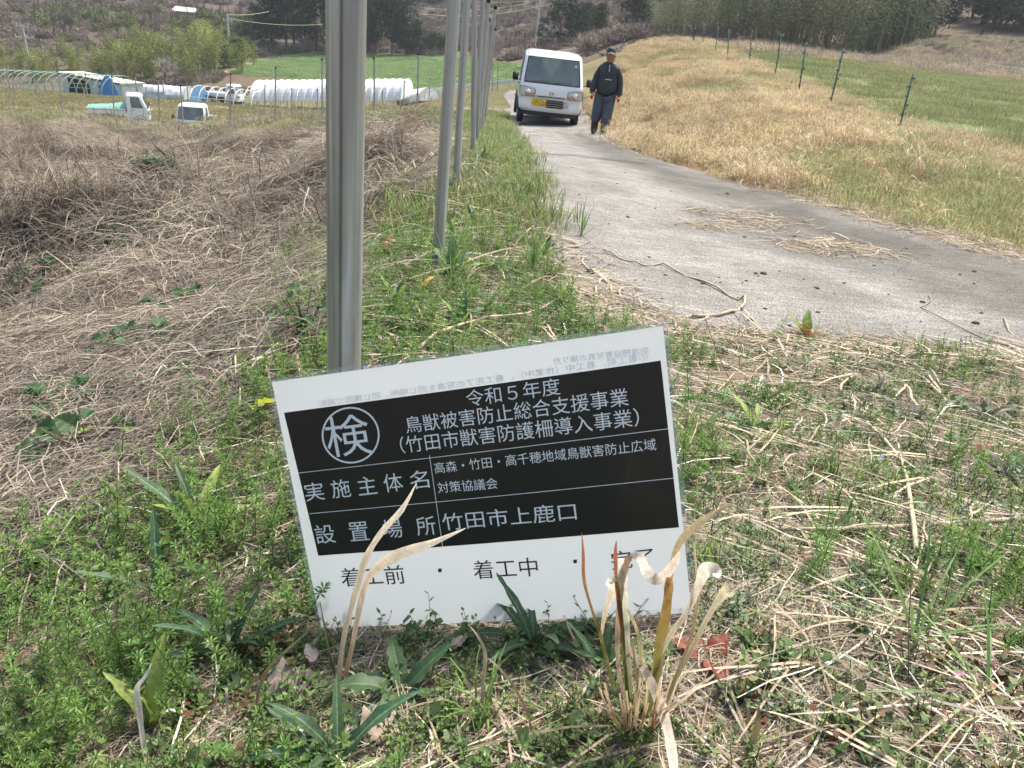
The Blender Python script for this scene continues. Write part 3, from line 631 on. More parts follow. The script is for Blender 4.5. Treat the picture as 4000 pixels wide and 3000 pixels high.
write('完了', 1700, 1262, 1910, 1240, 88, M_blackl)
for x, y in ((872, 1262), (1520, 1220)):
    x, y = zz(x, y); uvgrid([uv(x - 7, y - 7), uv(x + 7, y - 8), uv(x + 7, y + 6), uv(x - 7, y + 7)], .0011, 1, 1).build('lettering', M_blackl, sign)
write('防護柵設置写真の撮り方', 2154, 1424, 2531, 1383, 28, M_ghost, mirror=True, zoomc=False, part='show_through_lettering')
write('①着工前、着工中（作業中）、着工完了の写真を同じ場所、同じ構図で撮影', 1246, 1590, 2530, 1408, 28, M_ghost, mirror=True, zoomc=False, part='show_through_lettering')
# the round stamp
cx, cy = zz(450, 615); cu_, cv_ = uv(cx, cy); rr = 111
b = MB(); n = 64; V = []
for k in range(n):
    a = 2 * math.pi * k / n
    for r_ in (rr - 7, rr): V.append(sheet(*uv(cx + math.cos(a) * r_, cy + math.sin(a) * r_), .0012))
b.add(V, [(2 * k, 2 * k + 1, (2 * k + 3) % (2 * n), (2 * k + 2) % (2 * n)) for k in range(n)]); to_sign(b).build('stamp_ring', M_letter, sign)
write('検', cx - 80, cy + 90, cx + 86, cy + 71, 160, M_letter, zoomc=False, part='stamp_character')

# ------------------------------------------------------------------ small trucks
M_glass = bpy.data.materials.new('window_glass'); M_glass.use_nodes = True; _g = M_glass.node_tree; _gb = _g.nodes['Principled BSDF']; _gb.inputs['Roughness'].default_value = .04; _gb.inputs['Base Color'].default_value = (.26, .32, .30, 1); _gb.inputs['Specular IOR Level'].default_value = .9
_tr = _g.nodes.new('ShaderNodeBsdfTransparent'); _tr.inputs[0].default_value = (.72, .80, .77, 1); _mx = _g.nodes.new('ShaderNodeMixShader'); _mx.inputs[0].default_value = .55
_g.links.new(_tr.outputs[0], _mx.inputs[1]); _g.links.new(_gb.outputs[0], _mx.inputs[2]); _g.links.new(_mx.outputs[0], _g.nodes['Material Output'].inputs[0])
M_lens = mat('lamp_glass', (.62, .64, .66), .08, metal=.3, coat=1); M_amber = mat('amber_lens', (.75, .22, .03), .2); M_red = mat('red_lens', (.5, .03, .02), .25)
M_plate = mat('yellow_plate', (.78, .50, .03), .45); M_dark = mat('underbody', (.03, .03, .032), .8); M_seat = mat('seat_fabric', (.06, .065, .07), .9); M_blue = mat('blue_bag', (.05, .3, .75), .6)
M_tarp = mat('green_tarp', (.17, .38, .30), .6, noise=(3, .3, (.12, .30, .24)))
M_seam = mat('panel_gap', (.10, .10, .11), .7)
def ring(hw, yf, yr, rc, z, nf=8, ns=8):
    pts = []
    xs = np.linspace(-hw + rc, hw - rc, nf + 1)
    for x in xs: pts.append((x, yf + .03 * (abs(x) / hw) ** 2.5 * 1.0))
    for a in (60, 30): pts.append((hw - rc + rc * math.cos(math.radians(a)), yf + .03 + rc - rc * math.sin(math.radians(a))))
    for y in np.linspace(yf + .03 + rc, yr, ns + 1): pts.append((hw, y))
    for x in np.linspace(hw, -hw, nf + 3)[1:-1]: pts.append((x, yr))
    for y in np.linspace(yr, yf + .03 + rc, ns + 1): pts.append((-hw, y))
    for a in (30, 60): pts.append((-(hw - rc + rc * math.cos(math.radians(a))), yf + .03 + rc - rc * math.sin(math.radians(a))))
    return [(x, y, z) for x, y in pts]
# local axes: front of the truck looks along -Y, x to the right seen from the camera, ground z = 0
def kei_truck(label, load=None, plate=True, detail=True, group='small white farm trucks'):
    root = empty('farm_truck', (0, 0, 0), 0, label, 'truck', group)
    Z = [(.35,.66,.05,.05),(.40,.715,.01,.07),(.52,.735,0,.08),(.545,.735,.006,.08),(.70,.7375,.012,.08),(.92,.7375,.03,.08),(.995,.735,.05,.08),(1.03,.73,.075,.08),(1.20,.714,.155,.08),(1.38,.694,.235,.08),(1.61,.668,.325,.08),(1.645,.66,.35,.09),(1.70,.64,.40,.12),(1.745,.58,.47,.14),(1.765,.42,.62,.16)]
    yr = 1.18; rings = [ring(hw, yf, yr - (.03 if z > 1.6 else 0), rc, z) for z, hw, yf, rc in Z]; nr = len(rings[0]); V = [p for r_ in rings for p in r_]; F = []
    nf, ns = 8, 8; i_right0 = nf + 3; zr = [z for z, *_ in Z]
    wz0, wz1 = 7, 10          # glass between these rings
    for k in range(len(rings) - 1):
        for j in range(nr):
            j2 = (j + 1) % nr; isglass = False
            if wz0 <= k < wz1:
                if j < nf: isglass = True
                if i_right0 + 1 <= j < i_right0 + ns - 2: isglass = True
                s2 = i_right0 + ns + 1 + nf + 1
                if s2 + 2 <= j < s2 + ns - 1: isglass = True
                if i_right0 + ns + 2 <= j < i_right0 + ns + nf and k >= wz0 + 1: isglass = True
            if not isglass: F.append((k * nr + j, k * nr + j2, (k + 1) * nr + j2, (k + 1) * nr + j))
    F.append(tuple((len(rings) - 1) * nr + j for j in range(nr))); F.append(tuple(j for j in range(nr - 1, -1, -1)))
    b = MB(); b.add(V, F); body = b.build('cab', M_white, root, True)
    md = body.modifiers.new('edge', 'EDGE_SPLIT'); md.split_angle = math.radians(38)
    def patch(name, js, ks, m_, off, par, wrap=0):
        b = MB(); W_ = len(js); VV = []
        for k in ks:
            for j in js:
                p = np.array(V[k * nr + (j % nr)]); VV.append(p + np.asarray(off))
        b.add(VV, [(r_ * W_ + c_, r_ * W_ + c_ + 1, (r_ + 1) * W_ + c_ + 1, (r_ + 1) * W_ + c_) for r_ in range(len(ks) - 1) for c_ in range(W_ - 1)]); return b.build(name, m_, par, True)
    ws = patch('windscreen', list(range(0, nf + 1)), list(range(wz0, wz1 + 1)), M_glass, (0, .004, 0), root)
    gk = MB(); lft = [np.array(V[k * nr]) for k in range(wz0, wz1 + 1)]; rgt = [np.array(V[k * nr + nf]) for k in range(wz0, wz1 + 1)]; top = [np.array(V[wz1 * nr + j]) for j in range(nf + 1)]; bot = [np.array(V[wz0 * nr + j]) for j in range(nf + 1)]
    for s_ in (lft, rgt, top, bot): gk.tube([p + np.array((0, -.004, 0)) for p in s_], .011 if s_ is not bot else .02, 6)
    gk.build('rubber_seal', M_black, ws)
    if detail:
        for sx in (-.38, .12):
            wb = MB(); p0 = np.array((sx - .1, .055, 1.055)); wb.tube([p0, p0 + (.28, .012, .035), p0 + (.44, .02, .03)], .008, 5); wb.build('wiper', M_black, root)
    s1 = list(range(i_right0 + 1, i_right0 + ns - 1)); patch('side_window', s1, list(range(wz0, wz1 + 1)), M_glass, (-.004, 0, 0), root)
    s2_ = i_right0 + ns + 1 + nf + 1; patch('side_window', list(range(s2_ + 2, s2_ + ns)), list(range(wz0, wz1 + 1)), M_glass, (.004, 0, 0), root)
    patch('rear_window', list(range(i_right0 + ns + 2, i_right0 + ns + nf + 1)), list(range(wz0 + 1, wz1 + 1)), M_glass, (0, -.004, 0), root)
    # doors: thin gaps and handles
    for sx in (-1, 1):
        d = MB(); X_ = sx * .739
        d.box((X_, .95, .78), (.004, .012, .66)); d.box((X_, .33, .72), (.004, .012, .5)); d.box((X_, .63, .44), (.004, .62, .012)); d.build('door_gap', M_seam, root)
        h_ = MB(); h_.box((sx * .748, .84, .93), (.02, .12, .03)); h_.build('door_handle', M_black, root)
        mb = MB(); mb.box((sx * .86, .10, 1.13), (.14, .05, .19), bev=.018); mr_ = mb.build('wing_mirror', M_black, root, True)
        ar = MB(); ar.tube([(sx * .735, .16, 1.05), (sx * .84, .12, 1.06)], .012, 6); ar.build('mirror_arm', M_black, mr_)
        # headlight
        hl = MB(); q = [(sx * .46, .0), (sx * .46, 1)]
        xs_ = np.linspace(.385, .735, 7); rows = []
        for zt in np.linspace(0, 1, 4):
            for x in xs_:
                t = (x - .385) / .35; z0 = .71 - .005 * t; z1 = .875 + .05 * math.sin(min(t * 1.6, 1) * math.pi / 2)
                y = -.016 - .012 * math.sin(t * math.pi) + (.09 * max(0, (x - .64) / .095) ** 2)
                rows.append((sx * x, y, z0 + (z1 - z0) * zt))
        hl.add(rows, [(r_ * 7 + c_, r_ * 7 + c_ + 1, r_ * 7 + c_ + 8, r_ * 7 + c_ + 7) for r_ in range(3) for c_ in range(6)]); hlo = hl.build('headlight', M_lens, root, True)
        am = MB(); am.tube([(sx * .435, -.034, .755), (sx * .435, -.006, .755)], .036, 12); am.build('turn_signal', M_amber, hlo)
        bw = MB(); bw.tube([(sx * .55, -.040, .80), (sx * .55, -.006, .80)], .072, 16); bw.build('reflector_bowl', M_chrome, hlo, True)
        rim_ = MB(); e_ = [rows[i] for i in range(7)] + [rows[21 + 6]] + [rows[21 + i] for i in range(6, -1, -1)] + [rows[0]]; rim_.tube([np.array(p) + (0, -.002, 0) for p in e_], .006, 4, cap=False); rim_.build('headlight_seal', M_black, hlo)
    if detail:
        gp_ = MB(); gp_.box((0, -.012, .81), (.74, .02, .15), bev=.008); gp_.build('grille_panel', M_white, root)
        gp_ = MB(); gp_.box((0, -.013, .715), (.62, .022, .014)); gp_.build('panel_shadow_gap', M_black, root)
        slots = MB()
        for k in range(4):
            s_ = MB(); s_.box((.105, -.010, .632 - k * .050), (.395, .024, .032)); s_.build('intake_slot', M_black, root)
        for k in range(3):
            s_ = MB(); s_.box((.37, -.008, .607 - k * .05), (.12, .014, .007)); s_.build('intake_rib', M_seam, root)
        bl = MB(); bl.box((0, .03, .40), (1.4, .012, .008)); bl.build('bumper_line', M_seam, root)
        # badge: a rounded frame round an H
        bd = MB(); P_ = []
        for k in range(21):
            a = 2 * math.pi * k / 20; P_.append((.052 * math.copysign(abs(math.cos(a)) ** .6, math.cos(a)) * (1 + .12 * math.sin(a)), -.027, .80 + .042 * math.copysign(abs(math.sin(a)) ** .6, math.sin(a))))
        bd.tube(P_, .005, 5, cap=False)
        bd.tube([(-.022, -.028, .772), (-.031, -.028, .832)], .007, 5); bd.tube([(.022, -.028, .772), (.031, -.028, .832)], .007, 5); bd.tube([(-.025, -.028, .800), (.025, -.028, .800)], .006, 5); bd.build('badge', M_chrome, root)
        ck = MB(); ck.add([(.50 + .0, .0, 0)], [])
        st = MB(); st.tube([(.52, .262, 1.47), (.52, .28, 1.472)], .03, 12); st.build('inspection_sticker', mat('sticker', (.8, .8, .75), .5), root)
        an = MB(); an.tube([(-.60, .40, 1.6), (-.615, .37, 1.95)], .006, 5); an.build('antenna', M_black, root)
    if plate:
        pl = MB(); pl.box((-.265, -.024, .575), (.335, .006, .175), bev=.002); po = pl.build('number_plate', M_plate, root)
        def ptxt(s, x0, x1, z0, z1):
            Vt, Ft = text_mesh(s); mn = Vt.min(0); mx_ = Vt.max(0)
            q = np.stack([x0 + (Vt[:, 0] - mn[0]) / (mx_[0] - mn[0]) * (x1 - x0), np.full(len(Vt), -.0282), z0 + (Vt[:, 1] - mn[1]) / (mx_[1] - mn[1]) * (z1 - z0)], -1)
            t = MB(); t.add(q, Ft); t.build('lettering', M_blackl, po)
        ptxt('大分 480', -.345, -.185, .617, .65); ptxt('71-21', -.368, -.112, .498, .60); ptxt('あ', -.42, -.382, .525, .565)
    # interior
    it = MB(); it.box((0, .42, .95), (1.3, .4, .14)); it.build('dashboard', M_dark, root)
    for sx in (-.33, .33):
        s_ = MB(); s_.box((sx, .98, 1.0), (.46, .16, .75), bev=.06); s_.box((sx, .98, 1.45), (.26, .1, .2), bev=.04); s_.build('seat', M_seat, root, True)
    stw = MB(); stw.tube([(-.33 + .18 * math.cos(a), .62 + .05 * math.sin(a), 1.08 + .17 * math.sin(a)) for a in np.linspace(0, 2 * math.pi, 17)], .013, 5, cap=False); stw.build('steering_wheel', M_black, root)
    if detail:
        bb = MB(); bb.box((-.37, .28, 1.06), (.32, .14, .09), bev=.03); bb.build('blue_bag', M_blue, root, True)
    # chassis, wheels
    ch = MB(); ch.box((0, 1.75, .36), (.9, 3.0, .14)); ch.box((0, .5, .30), (1.28, .9, .1)); ch.build('chassis', M_dark, root)
    for sx in (-1, 1):
        for y in (.50, 2.40):
            wm = MB(); wm.tube([(-.075, 0, 0), (-.06, 0, 0), (.06, 0, 0), (.075, 0, 0)], [.24, .27, .27, .24], 24); wo_ = wm.build('wheel', M_rubber, root, True); wo_.location = (sx * .655, y, .27)
            rm = MB(); rm.tube([(sx * .070, 0, 0), (sx * .079, 0, 0)], .165, 18); rm.build('rim', M_steel, wo_, True)
            ac = MB()
            if y < 1: ac.tube([(sx * .741, .5 + .33 * math.cos(a), .3 + .33 * math.sin(a)) for a in np.linspace(.1, math.pi - .1, 12)], .014, 5); ac.build('wheel_arch', M_seam, root)
    # cargo bed
    bd = MB(); bd.box((0, 2.22, .66), (1.41, 1.94, .05)); bedo = bd.build('cargo_bed', M_white, root)
    for sx in (-1, 1):
        g2 = MB(); g2.box((sx * .705, 2.22, .80), (.03, 1.96, .29)); 
        for yy in (1.4, 2.2, 3.0): g2.box((sx * .722, yy, .8), (.014, .06, .27))
        g2.build('side_gate', M_white, root)
        rl = MB(); rl.box((sx * .724, 2.22, .655), (.008, 1.9, .012)); rl.build('gate_hinge_line', M_seam, root)
    g2 = MB(); g2.box((0, 3.205, .80), (1.40, .03, .29)); g2.build('tail_gate', M_white, root)
    gd = MB()
    for x in (-.6, -.2, .2, .6): gd.tube([(x, 1.24, .7), (x, 1.24, 1.55)], .014, 6)
    gd.tube([(-.62, 1.24, 1.55), (.62, 1.24, 1.55)], .016, 6); gd.tube([(-.62, 1.24, 1.1), (.62, 1.24, 1.1)], .014, 6); gd.build('guard_frame', M_white, root)
    rb = MB(); rb.box((0, 3.19, .52), (1.36, .05, .12)); rbo = rb.build('rear_bumper', M_dark, root)
    for sx in (-.52, .52):
        tl = MB(); tl.box((sx, 3.225, .54), (.22, .03, .09)); tl.build('tail_light', M_red, root)
    rp_ = MB(); rp_.box((-.1, 3.228, .50), (.33, .01, .16)); rp_.build('rear_number_plate', M_plate, root)
    if load == 'tarp':
        t = MB(); nx, ny = 14, 12; VV = []
        for j in range(ny + 1):
            for i in range(nx + 1):
                x = -.74 + 1.48 * i / nx; y = 1.26 + 2.02 * j / ny; e_ = min(i, nx - i, ny - j) 
                z = .97 + (.22 * (1 - j / ny) ** 1.3 + .02 * math.sin(i * 1.7 + j)) * min(1, min(i, nx - i) / 3) - (.10 if e_ == 0 else 0)
                VV.append((x, y, z))
        t.add(VV, [(j * (nx + 1) + i, j * (nx + 1) + i + 1, (j + 1) * (nx + 1) + i + 1, (j + 1) * (nx + 1) + i) for j in range(ny) for i in range(nx)]); t.build('tarpaulin', M_tarp, root, True)
        ro = MB()
        for yy in (1.6, 2.2, 2.8): ro.tube([(-.76, yy, .62), (-.75, yy + .1, .98), (0, yy + .05, 1.13 - (yy - 1.26) * .09), (.75, yy - .1, .98), (.76, yy, .62)], .008, 5)
        ro.build('rope', M_black, root)
    if load == 'box':
        t = MB(); t.box((.1, 2.0, .92), (.9, 1.0, .25)); t.build('load_box', mat('grey_load', (.35, .35, .4), .7), root)
    return root
def aim(root, P, heading, tilt=0, roll=0):
    """heading: compass angle of the truck front, degrees; 180 = towards the camera"""
    root.location = tuple(P); root.rotation_euler = (math.radians(tilt), math.radians(roll), math.radians(180 - heading)); root.rotation_mode = 'XYZ'
tA = kei_truck('white farm truck with yellow number plate facing the camera on the concrete road')
pA = atY(2138, 503, 19.6); pA[2] = gz(pA[0], pA[1])[0] - .02; aim(tA, pA, 176, 0, .8); tA.scale = (.99, 1.02, .915)
tB = kei_truck('white farm truck with a green tarpaulin tied over its bed, parked side-on on the terrace', 'tarp', plate=False, detail=False)
pB = atY(592, 484, 45.6); pB[2] = gz(pB[0], pB[1])[0]; 
aim(tB, pB, 68); tB.scale = (.95,) * 3; tB.location.z -= .12
tC = kei_truck('white farm truck seen front-on beside the tarpaulin truck, below the gully rim', 'box', plate=False, detail=False)
pC = hit(748, 506) if 0 else atY(748, 540, 43); pC[2] = gz(pC[0], pC[1])[0] - .15; aim(tC, pC, 170)
tD = kei_truck('pale farm truck half hidden beside the left end of the white tunnel', None, plate=False, detail=False)
pD = atY(948, 418, 74); pD[2] = gz(pD[0], pD[1])[0]; aim(tD, pD, 100); tD.scale = (.98,) * 3

# ------------------------------------------------------------------ person
def skin_mesh(name, joints, edges, mat_, parent, sub=2, root=0):
    me = bpy.data.meshes.new(name); me.from_pydata([j[:3] for j in joints], edges, []); me.update()
    o = bpy.data.objects.new(name, me); COL.objects.link(o); o.parent = parent
    md = o.modifiers.new('skin', 'SKIN'); md.use_smooth_shade = True
    if not me.skin_vertices: bpy.context.view_layer.update()
    sv = me.skin_vertices[0].data if me.skin_vertices else None
    for i, j in enumerate(joints):
        sv[i].radius = (j[3], j[4] if len(j) > 4 else j[3]); sv[i].use_root = (i == root)
    sm = o.modifiers.new('sub', 'SUBSURF'); sm.levels = sub; sm.render_levels = sub
    dg = bpy.context.evaluated_depsgraph_get(); nm = bpy.data.meshes.new_from_object(o.evaluated_get(dg)); o.modifiers.clear(); o.data = nm; nm.materials.clear(); nm.materials.append(mat_)
    if not nm.color_attributes:
        at = nm.color_attributes.new('Col', 'FLOAT_COLOR', 'POINT'); at.data.foreach_set('color', np.ones(len(nm.vertices) * 4, 'f'))
    return o
M_skin = mat('skin', (.36, .19, .125), .55); M_jacket = mat('navy_jacket', (.022, .030, .038), .6, noise=(9, .5, (.035, .045, .055)), bump=(14, .5, .02))
M_trous = mat('grey_blue_trousers', (.085, .105, .14), .85, noise=(12, .4, (.06, .075, .10)), bump=(12, .5, .02)); M_boot = mat('dark_boots', (.055, .05, .04), .8)
M_cap = mat('dark_cap', (.05, .048, .055), .8); M_brim = mat('pale_cap_edge', (.45, .42, .36), .8); M_glove = mat('red_gloves', (.50, .025, .03), .7)
pp = atY(2345, 537, 17.0); pp[2] = gz(pp[0], pp[1])[0]; pass; person = empty('person', tuple(pp), 0, 'person in dark jacket, cap and red gloves walking beside the front truck', 'person')
# local: faces -Y (towards the camera), x right in the picture. Body: one continuous surface
J = [(0,0,.90,.11,.09),(0,-.005,1.08,.11,.09),(0,-.01,1.26,.12,.10),(0,0,1.34,.11,.08),(0,-.005,1.42,.07,.07),(0,-.02,1.49,.072,.075),(0,-.025,1.555,.105,.115),(0,-.02,1.62,.108,.12),(0,-.015,1.685,.08,.09),
     (-.165,0,1.335,.065),(-.235,.01,1.10,.052),(-.265,-.07,.90,.040),(-.275,-.10,.82,.032),
     (.165,0,1.335,.065),(.235,.03,1.10,.052),(.262,-.01,.89,.040),(.266,-.035,.80,.032),
     (-.10,0,.84,.095),(-.125,-.03,.47,.066),(-.155,.10,.10,.028),(-.16,.06,.06,.022),
     (.085,0,.84,.095),(.075,-.05,.46,.066),(.055,-.10,.09,.028),(.05,-.14,.06,.022)]
E_ = [(0,1),(1,2),(2,3),(3,4),(4,5),(5,6),(6,7),(7,8),(3,9),(9,10),(10,11),(11,12),(3,13),(13,14),(14,15),(15,16),(0,17),(17,18),(18,19),(19,20),(0,21),(21,22),(22,23),(23,24)]
body = skin_mesh('body', J, E_, M_skin, person)
K = [(0,0,.76,.215,.17),(0,-.01,.95,.235,.185),(0,-.01,1.15,.205,.16),(0,0,1.31,.20,.145),(0,-.005,1.39,.15,.12),(0,-.005,1.47,.10,.10),
     (-.17,0,1.33,.092),(-.232,.01,1.10,.080),(-.268,-.06,.92,.068),(-.286,-.09,.83,.066),(.17,0,1.33,.092),(.232,.03,1.10,.080),(.262,-.005,.90,.068),(.274,-.03,.81,.066)]
skin_mesh('jacket', K, [(0,1),(1,2),(2,3),(3,4),(4,5),(3,6),(6,7),(7,8),(8,9),(3,10),(10,11),(11,12),(12,13)], M_jacket, person)
T_ = [(0,0,.90,.19,.15),(-.105,0,.80,.135),(-.125,-.035,.50,.118),(-.15,.05,.24,.105),(.09,0,.80,.135),(.078,-.055,.50,.118),(.062,-.07,.18,.108)]
skin_mesh('trousers', T_, [(0,1),(1,2),(2,3),(0,4),(4,5),(5,6)], M_trous, person)
for sx, P_ in ((-1, [(-.152,.06,.36,.085),(-.158,.10,.14,.078),(-.160,.095,.075,.07,.06),(-.162,.02,.045,.05,.042),(-.163,-.05,.035,.042,.03)]), (1, [(.062,-.07,.33,.085),(.056,-.10,.14,.078),(.054,-.11,.065,.07,.06),(.05,-.19,.045,.052,.042),(.048,-.25,.04,.045,.032)])):
    skin_mesh('boot', P_, [(0,1),(1,2),(2,3),(3,4)], M_boot, person)
for sx, w_ in ((-1, (-.276,-.09,.855)), (1, (.268,-.03,.835))):
    wx, wy, wz = w_; P_ = [(wx,wy,wz,.036,.034),(wx + sx * .004,wy - .02,wz - .05,.040,.026)]; Ed = [(0,1)]
    hnd = skin_mesh('glove', P_, Ed, M_glove, person, 1)
    for k, (dx, ln) in enumerate(((-.030,.062),(-.010,.074),(.010,.070),(.030,.054))):
        f_ = MB(); b0 = np.array((wx + dx * .5, wy - .03 + dx * .6, wz - .075)); f_.tube([b0, b0 + (sx * -.004, -.012, -ln * .5), b0 + (sx * -.014, -.004, -ln * .95)], [.0115, .0105, .007], 7); f_.build('finger', M_glove, hnd, True)
    f_ = MB(); b0 = np.array((wx - sx * .022, wy - .03, wz - .03)); f_.tube([b0, b0 + (-sx * .016, -.022, -.026), b0 + (-sx * .014, -.034, -.052)], [.013, .012, .008], 7); f_.build('thumb', M_glove, hnd, True)
# cap, face
cp_ = MB(); VV = []; n = 20
for j in range(6):
    a = j / 5 * math.pi / 2
    for i in range(n): th = 2 * math.pi * i / n; VV.append((.093 * math.cos(a) ** .6 * math.cos(th), -.018 + .108 * math.cos(a) ** .6 * math.sin(th), 1.645 + .088 * math.sin(a)))
cp_.add(VV, [(j * n + i, j * n + (i + 1) % n, (j + 1) * n + (i + 1) % n, (j + 1) * n + i) for j in range(5) for i in range(n)]); capo = cp_.build('cap', M_cap, person, True)
br = MB(); VV = []
for j in range(4):
    for i in range(9):
        th = math.pi + math.pi * i / 8; r_ = 1 + j * .23; VV.append((.09 * math.cos(th) * (1 + .05 * j), -.02 + .105 * math.sin(th) * (1 + j * .24 * abs(math.sin(th))), 1.648 - .008 * j - .012 * abs(math.cos(th)) * j))
VV2 = [(x, y, z - .006) for x, y, z in VV]; Fb = [(j * 9 + i, j * 9 + i + 1, (j + 1) * 9 + i + 1, (j + 1) * 9 + i) for j in range(3) for i in range(8)]
br.add(VV, Fb); br.add(VV2, [tuple(reversed(f)) for f in Fb]); br.build('cap_brim', M_cap, capo, True); be = MB(); be.tube([(x, y - .003, z - .003) for x, y, z in VV[27:36]], .006, 5); be.build('brim_edge', M_brim, capo, True)
fc = MB(); fc.tube([(0, -.118, 1.60), (0, -.142, 1.565), (0, -.125, 1.555)], [.010, .016, .012], 8); fc.build('nose', M_skin, person, True)
for sx in (-1, 1):
    e_ = MB(); e_.tube([(sx * .087, -.02, 1.62), (sx * .094, -.015, 1.585), (sx * .085, -.02, 1.55)], [.012, .016, .010], 7); e_.build('ear', M_skin, person, True)
    e_ = MB(); e_.box((sx * .034, -.112, 1.607), (.024, .008, .009)); e_.build('eye', M_black, person)
e_ = MB(); e_.box((0, -.108, 1.525), (.045, .008, .008)); e_.build('mouth', mat('lips', (.25, .09, .07), .6), person)
zp = MB(); zp.tube([(.008, -.135, 1.40), (.014, -.15, 1.27)], .009, 5); zp.build('zip', mat('pale_shirt', (.5, .52, .55), .7), person)
zp = MB(); zp.box((.02, -.168, 1.12), (.13, .012, .012)); zp.build('chest_buckle', M_chrome, person)
person.rotation_euler = (0, 0, math.radians(-8)); person.scale = (.99, .99, .955)

# ------------------------------------------------------------------ farm buildings in the valley
M_shed = mat('shed_wall', (.72, .75, .78), .7, noise=(2, .25, (.6, .62, .62))); M_roof = mat('pale_roof', (.62, .60, .54), .7, noise=(1.5, .3, (.5, .48, .42)))
M_void = mat('dark_opening', (.02, .02, .025), .9); M_bluet = mat('blue_tarp', (.06, .26, .62), .55, noise=(2.5, .3, (.10, .35, .70)))
M_hoop = mat('hoop_pipe', (.30, .42, .33), .5, metal=.2); M_hoopw = mat('hoop_pipe_pale', (.72, .72, .68), .5)
M_filmw = mat('white_film', (.80, .82, .83), .45, noise=(1.2, .25, (.70, .73, .75))); M_silver = mat('silver_sheet', (.62, .64, .64), .4, noise=(2.0, .5, (.45, .47, .48)), bump=(3, .8, .06)); M_bluen = mat('blue_net', (.12, .28, .48), .8)
def setz(P, dz=0): P = np.array(P, float); P[2] = gz(P[0], P[1])[0] + dz; return P
a = setz(atY(248, 372, 77)); bq = setz(atY(478, 382, 73)); L_ = float(np.hypot(*(bq - a)[:2])); ang = math.atan2(bq[1] - a[1], bq[0] - a[0])
shed = empty('shed', (a[0], a[1], min(a[2], bq[2]) - .1), ang, 'flat roofed white shed with dark doorway behind green tunnel hoops', 'shed')
b = MB(); b.box((L_ / 2, 1.1, .92), (L_, 2.2, 1.84)); b.build('wall', M_shed, shed)
b = MB(); b.box((L_ / 2, 1.1, 1.9), (L_ + .3, 2.5, .10)); b.build('roof', M_roof, shed)
b = MB(); b.box((L_ / 2, -.17, 1.84), (L_ + .3, .05, .14)); b.build('fascia', mat('dark_fascia', (.09, .07, .09), .7), shed)
b = MB(); b.box((L_ * .30, -.01, .85), (L_ * .36, .05, 1.45)); b.build('doorway', M_void, shed)
b = MB(); b.box((L_ * .73, -.02, .8), (L_ * .20, .05, 1.4)); b.build('blue_door', mat('blue_panel', (.13, .30, .55), .6), shed)
b = MB(); b.box((L_ * .02, -.03, .9), (.12, .06, 1.8)); b.box((L_ * .5, -.03, .9), (.08, .06, 1.8)); b.build('corner_trim', M_shed, shed)
def hoop_mesh(w_, h_, r_, name, m_):
    b = MB(); b.tube([(0, -w_ / 2 * math.copysign(abs(math.cos(t)) ** .8, math.cos(t)), h_ * math.sin(t) ** .9 if t not in (0, math.pi) else 0) for t in np.linspace(0, math.pi, 15)], r_, 5); return b.mesh(name, m_)
def tunnel(P0, P1, w_, h_, nh, label, film=None, f0=0, f1=1, hoopm=None, r_=.022, skirt=0, bulge=.04, poles=True, cat='tunnel', group=None, seg=4, crease=0, endcap=None):
    P0, P1 = np.array(P0), np.array(P1); d = P1 - P0; Ln = np.linalg.norm(d); e = empty('tunnel_house', tuple(P0), math.atan2(d[1], d[0]), label, cat, group)
    hm = hoop_mesh(w_, h_, r_, 'hoop', hoopm or M_hoop); dz = (P1[2] - P0[2]) / Ln
    for k in range(nh):
        x = Ln * k / (nh - 1); inst(hm, 'hoop', e, (x, 0, dz * x))
    if poles:
        for (yy, zz_) in ((0, h_), (-w_ * .46, h_ * .45), (w_ * .46, h_ * .45)):
            b = MB(); b.tube([(0, yy, zz_), (Ln, yy, zz_ + dz * Ln)], r_ * .8, 5); b.build('ridge_pipe' if yy == 0 else 'side_pipe', hoopm or M_hoop, e)
    if film:
        b = MB(); xs = np.linspace(Ln * f0, Ln * f1, int((nh - 1) * seg * (f1 - f0)) + 1); nt_s = 16; V = []
        for i, x in enumerate(xs):
            ph = (x / Ln * (nh - 1)) % 1; bl = math.sin(ph * math.pi)
            for j in range(nt_s + 1):
                t = skirt + (math.pi - 2 * skirt) * j / nt_s; s_ = 1.02 - bulge * bl + crease * float(vnoise(x * 1.3, j * .6)) 
                V.append((x, -w_ / 2 * math.copysign(abs(math.cos(t)) ** .8, math.cos(t)) * s_, h_ * max(math.sin(t), 0) ** .9 * s_ + dz * x + .01))
        W_ = nt_s + 1; F = [(i * W_ + j, i * W_ + j + 1, (i + 1) * W_ + j + 1, (i + 1) * W_ + j) for i in range(len(xs) - 1) for j in range(nt_s)]
        b.add(V, F)
        if not endcap: b.f += [tuple(range(W_)), tuple(range((len(xs) - 1) * W_ + W_ - 1, (len(xs) - 1) * W_ - 1, -1))]
        b.build('film_cover', film, e)
    if endcap is not None:
        x, m_ = endcap; b = MB(); P_ = [(x, -w_ / 2 * math.cos(t), h_ * math.sin(t)) for t in np.linspace(0, math.pi, 15)]; b.add(P_ + [(x + .04, y, z) for _, y, z in P_], [tuple(range(15)), tuple(range(29, 14, -1))]); b.build('end_sheet', m_, e)
    return e
tunnel(setz(atY(-260, 352, 76)), setz(atY(470, 385, 70)), 4.2, 1.75, 26, 'long row of bare green hoops standing before the white shed', None, hoopm=M_hoop, r_=.034, endcap=None)
e = tunnel(setz(atY(548, 382, 76)), setz(atY(742, 392, 76)), 2.6, 1.15, 9, 'low tunnel wrapped in wrinkled silver sheeting right of the shed', M_silver, r_=.02, crease=.07, bulge=.03)
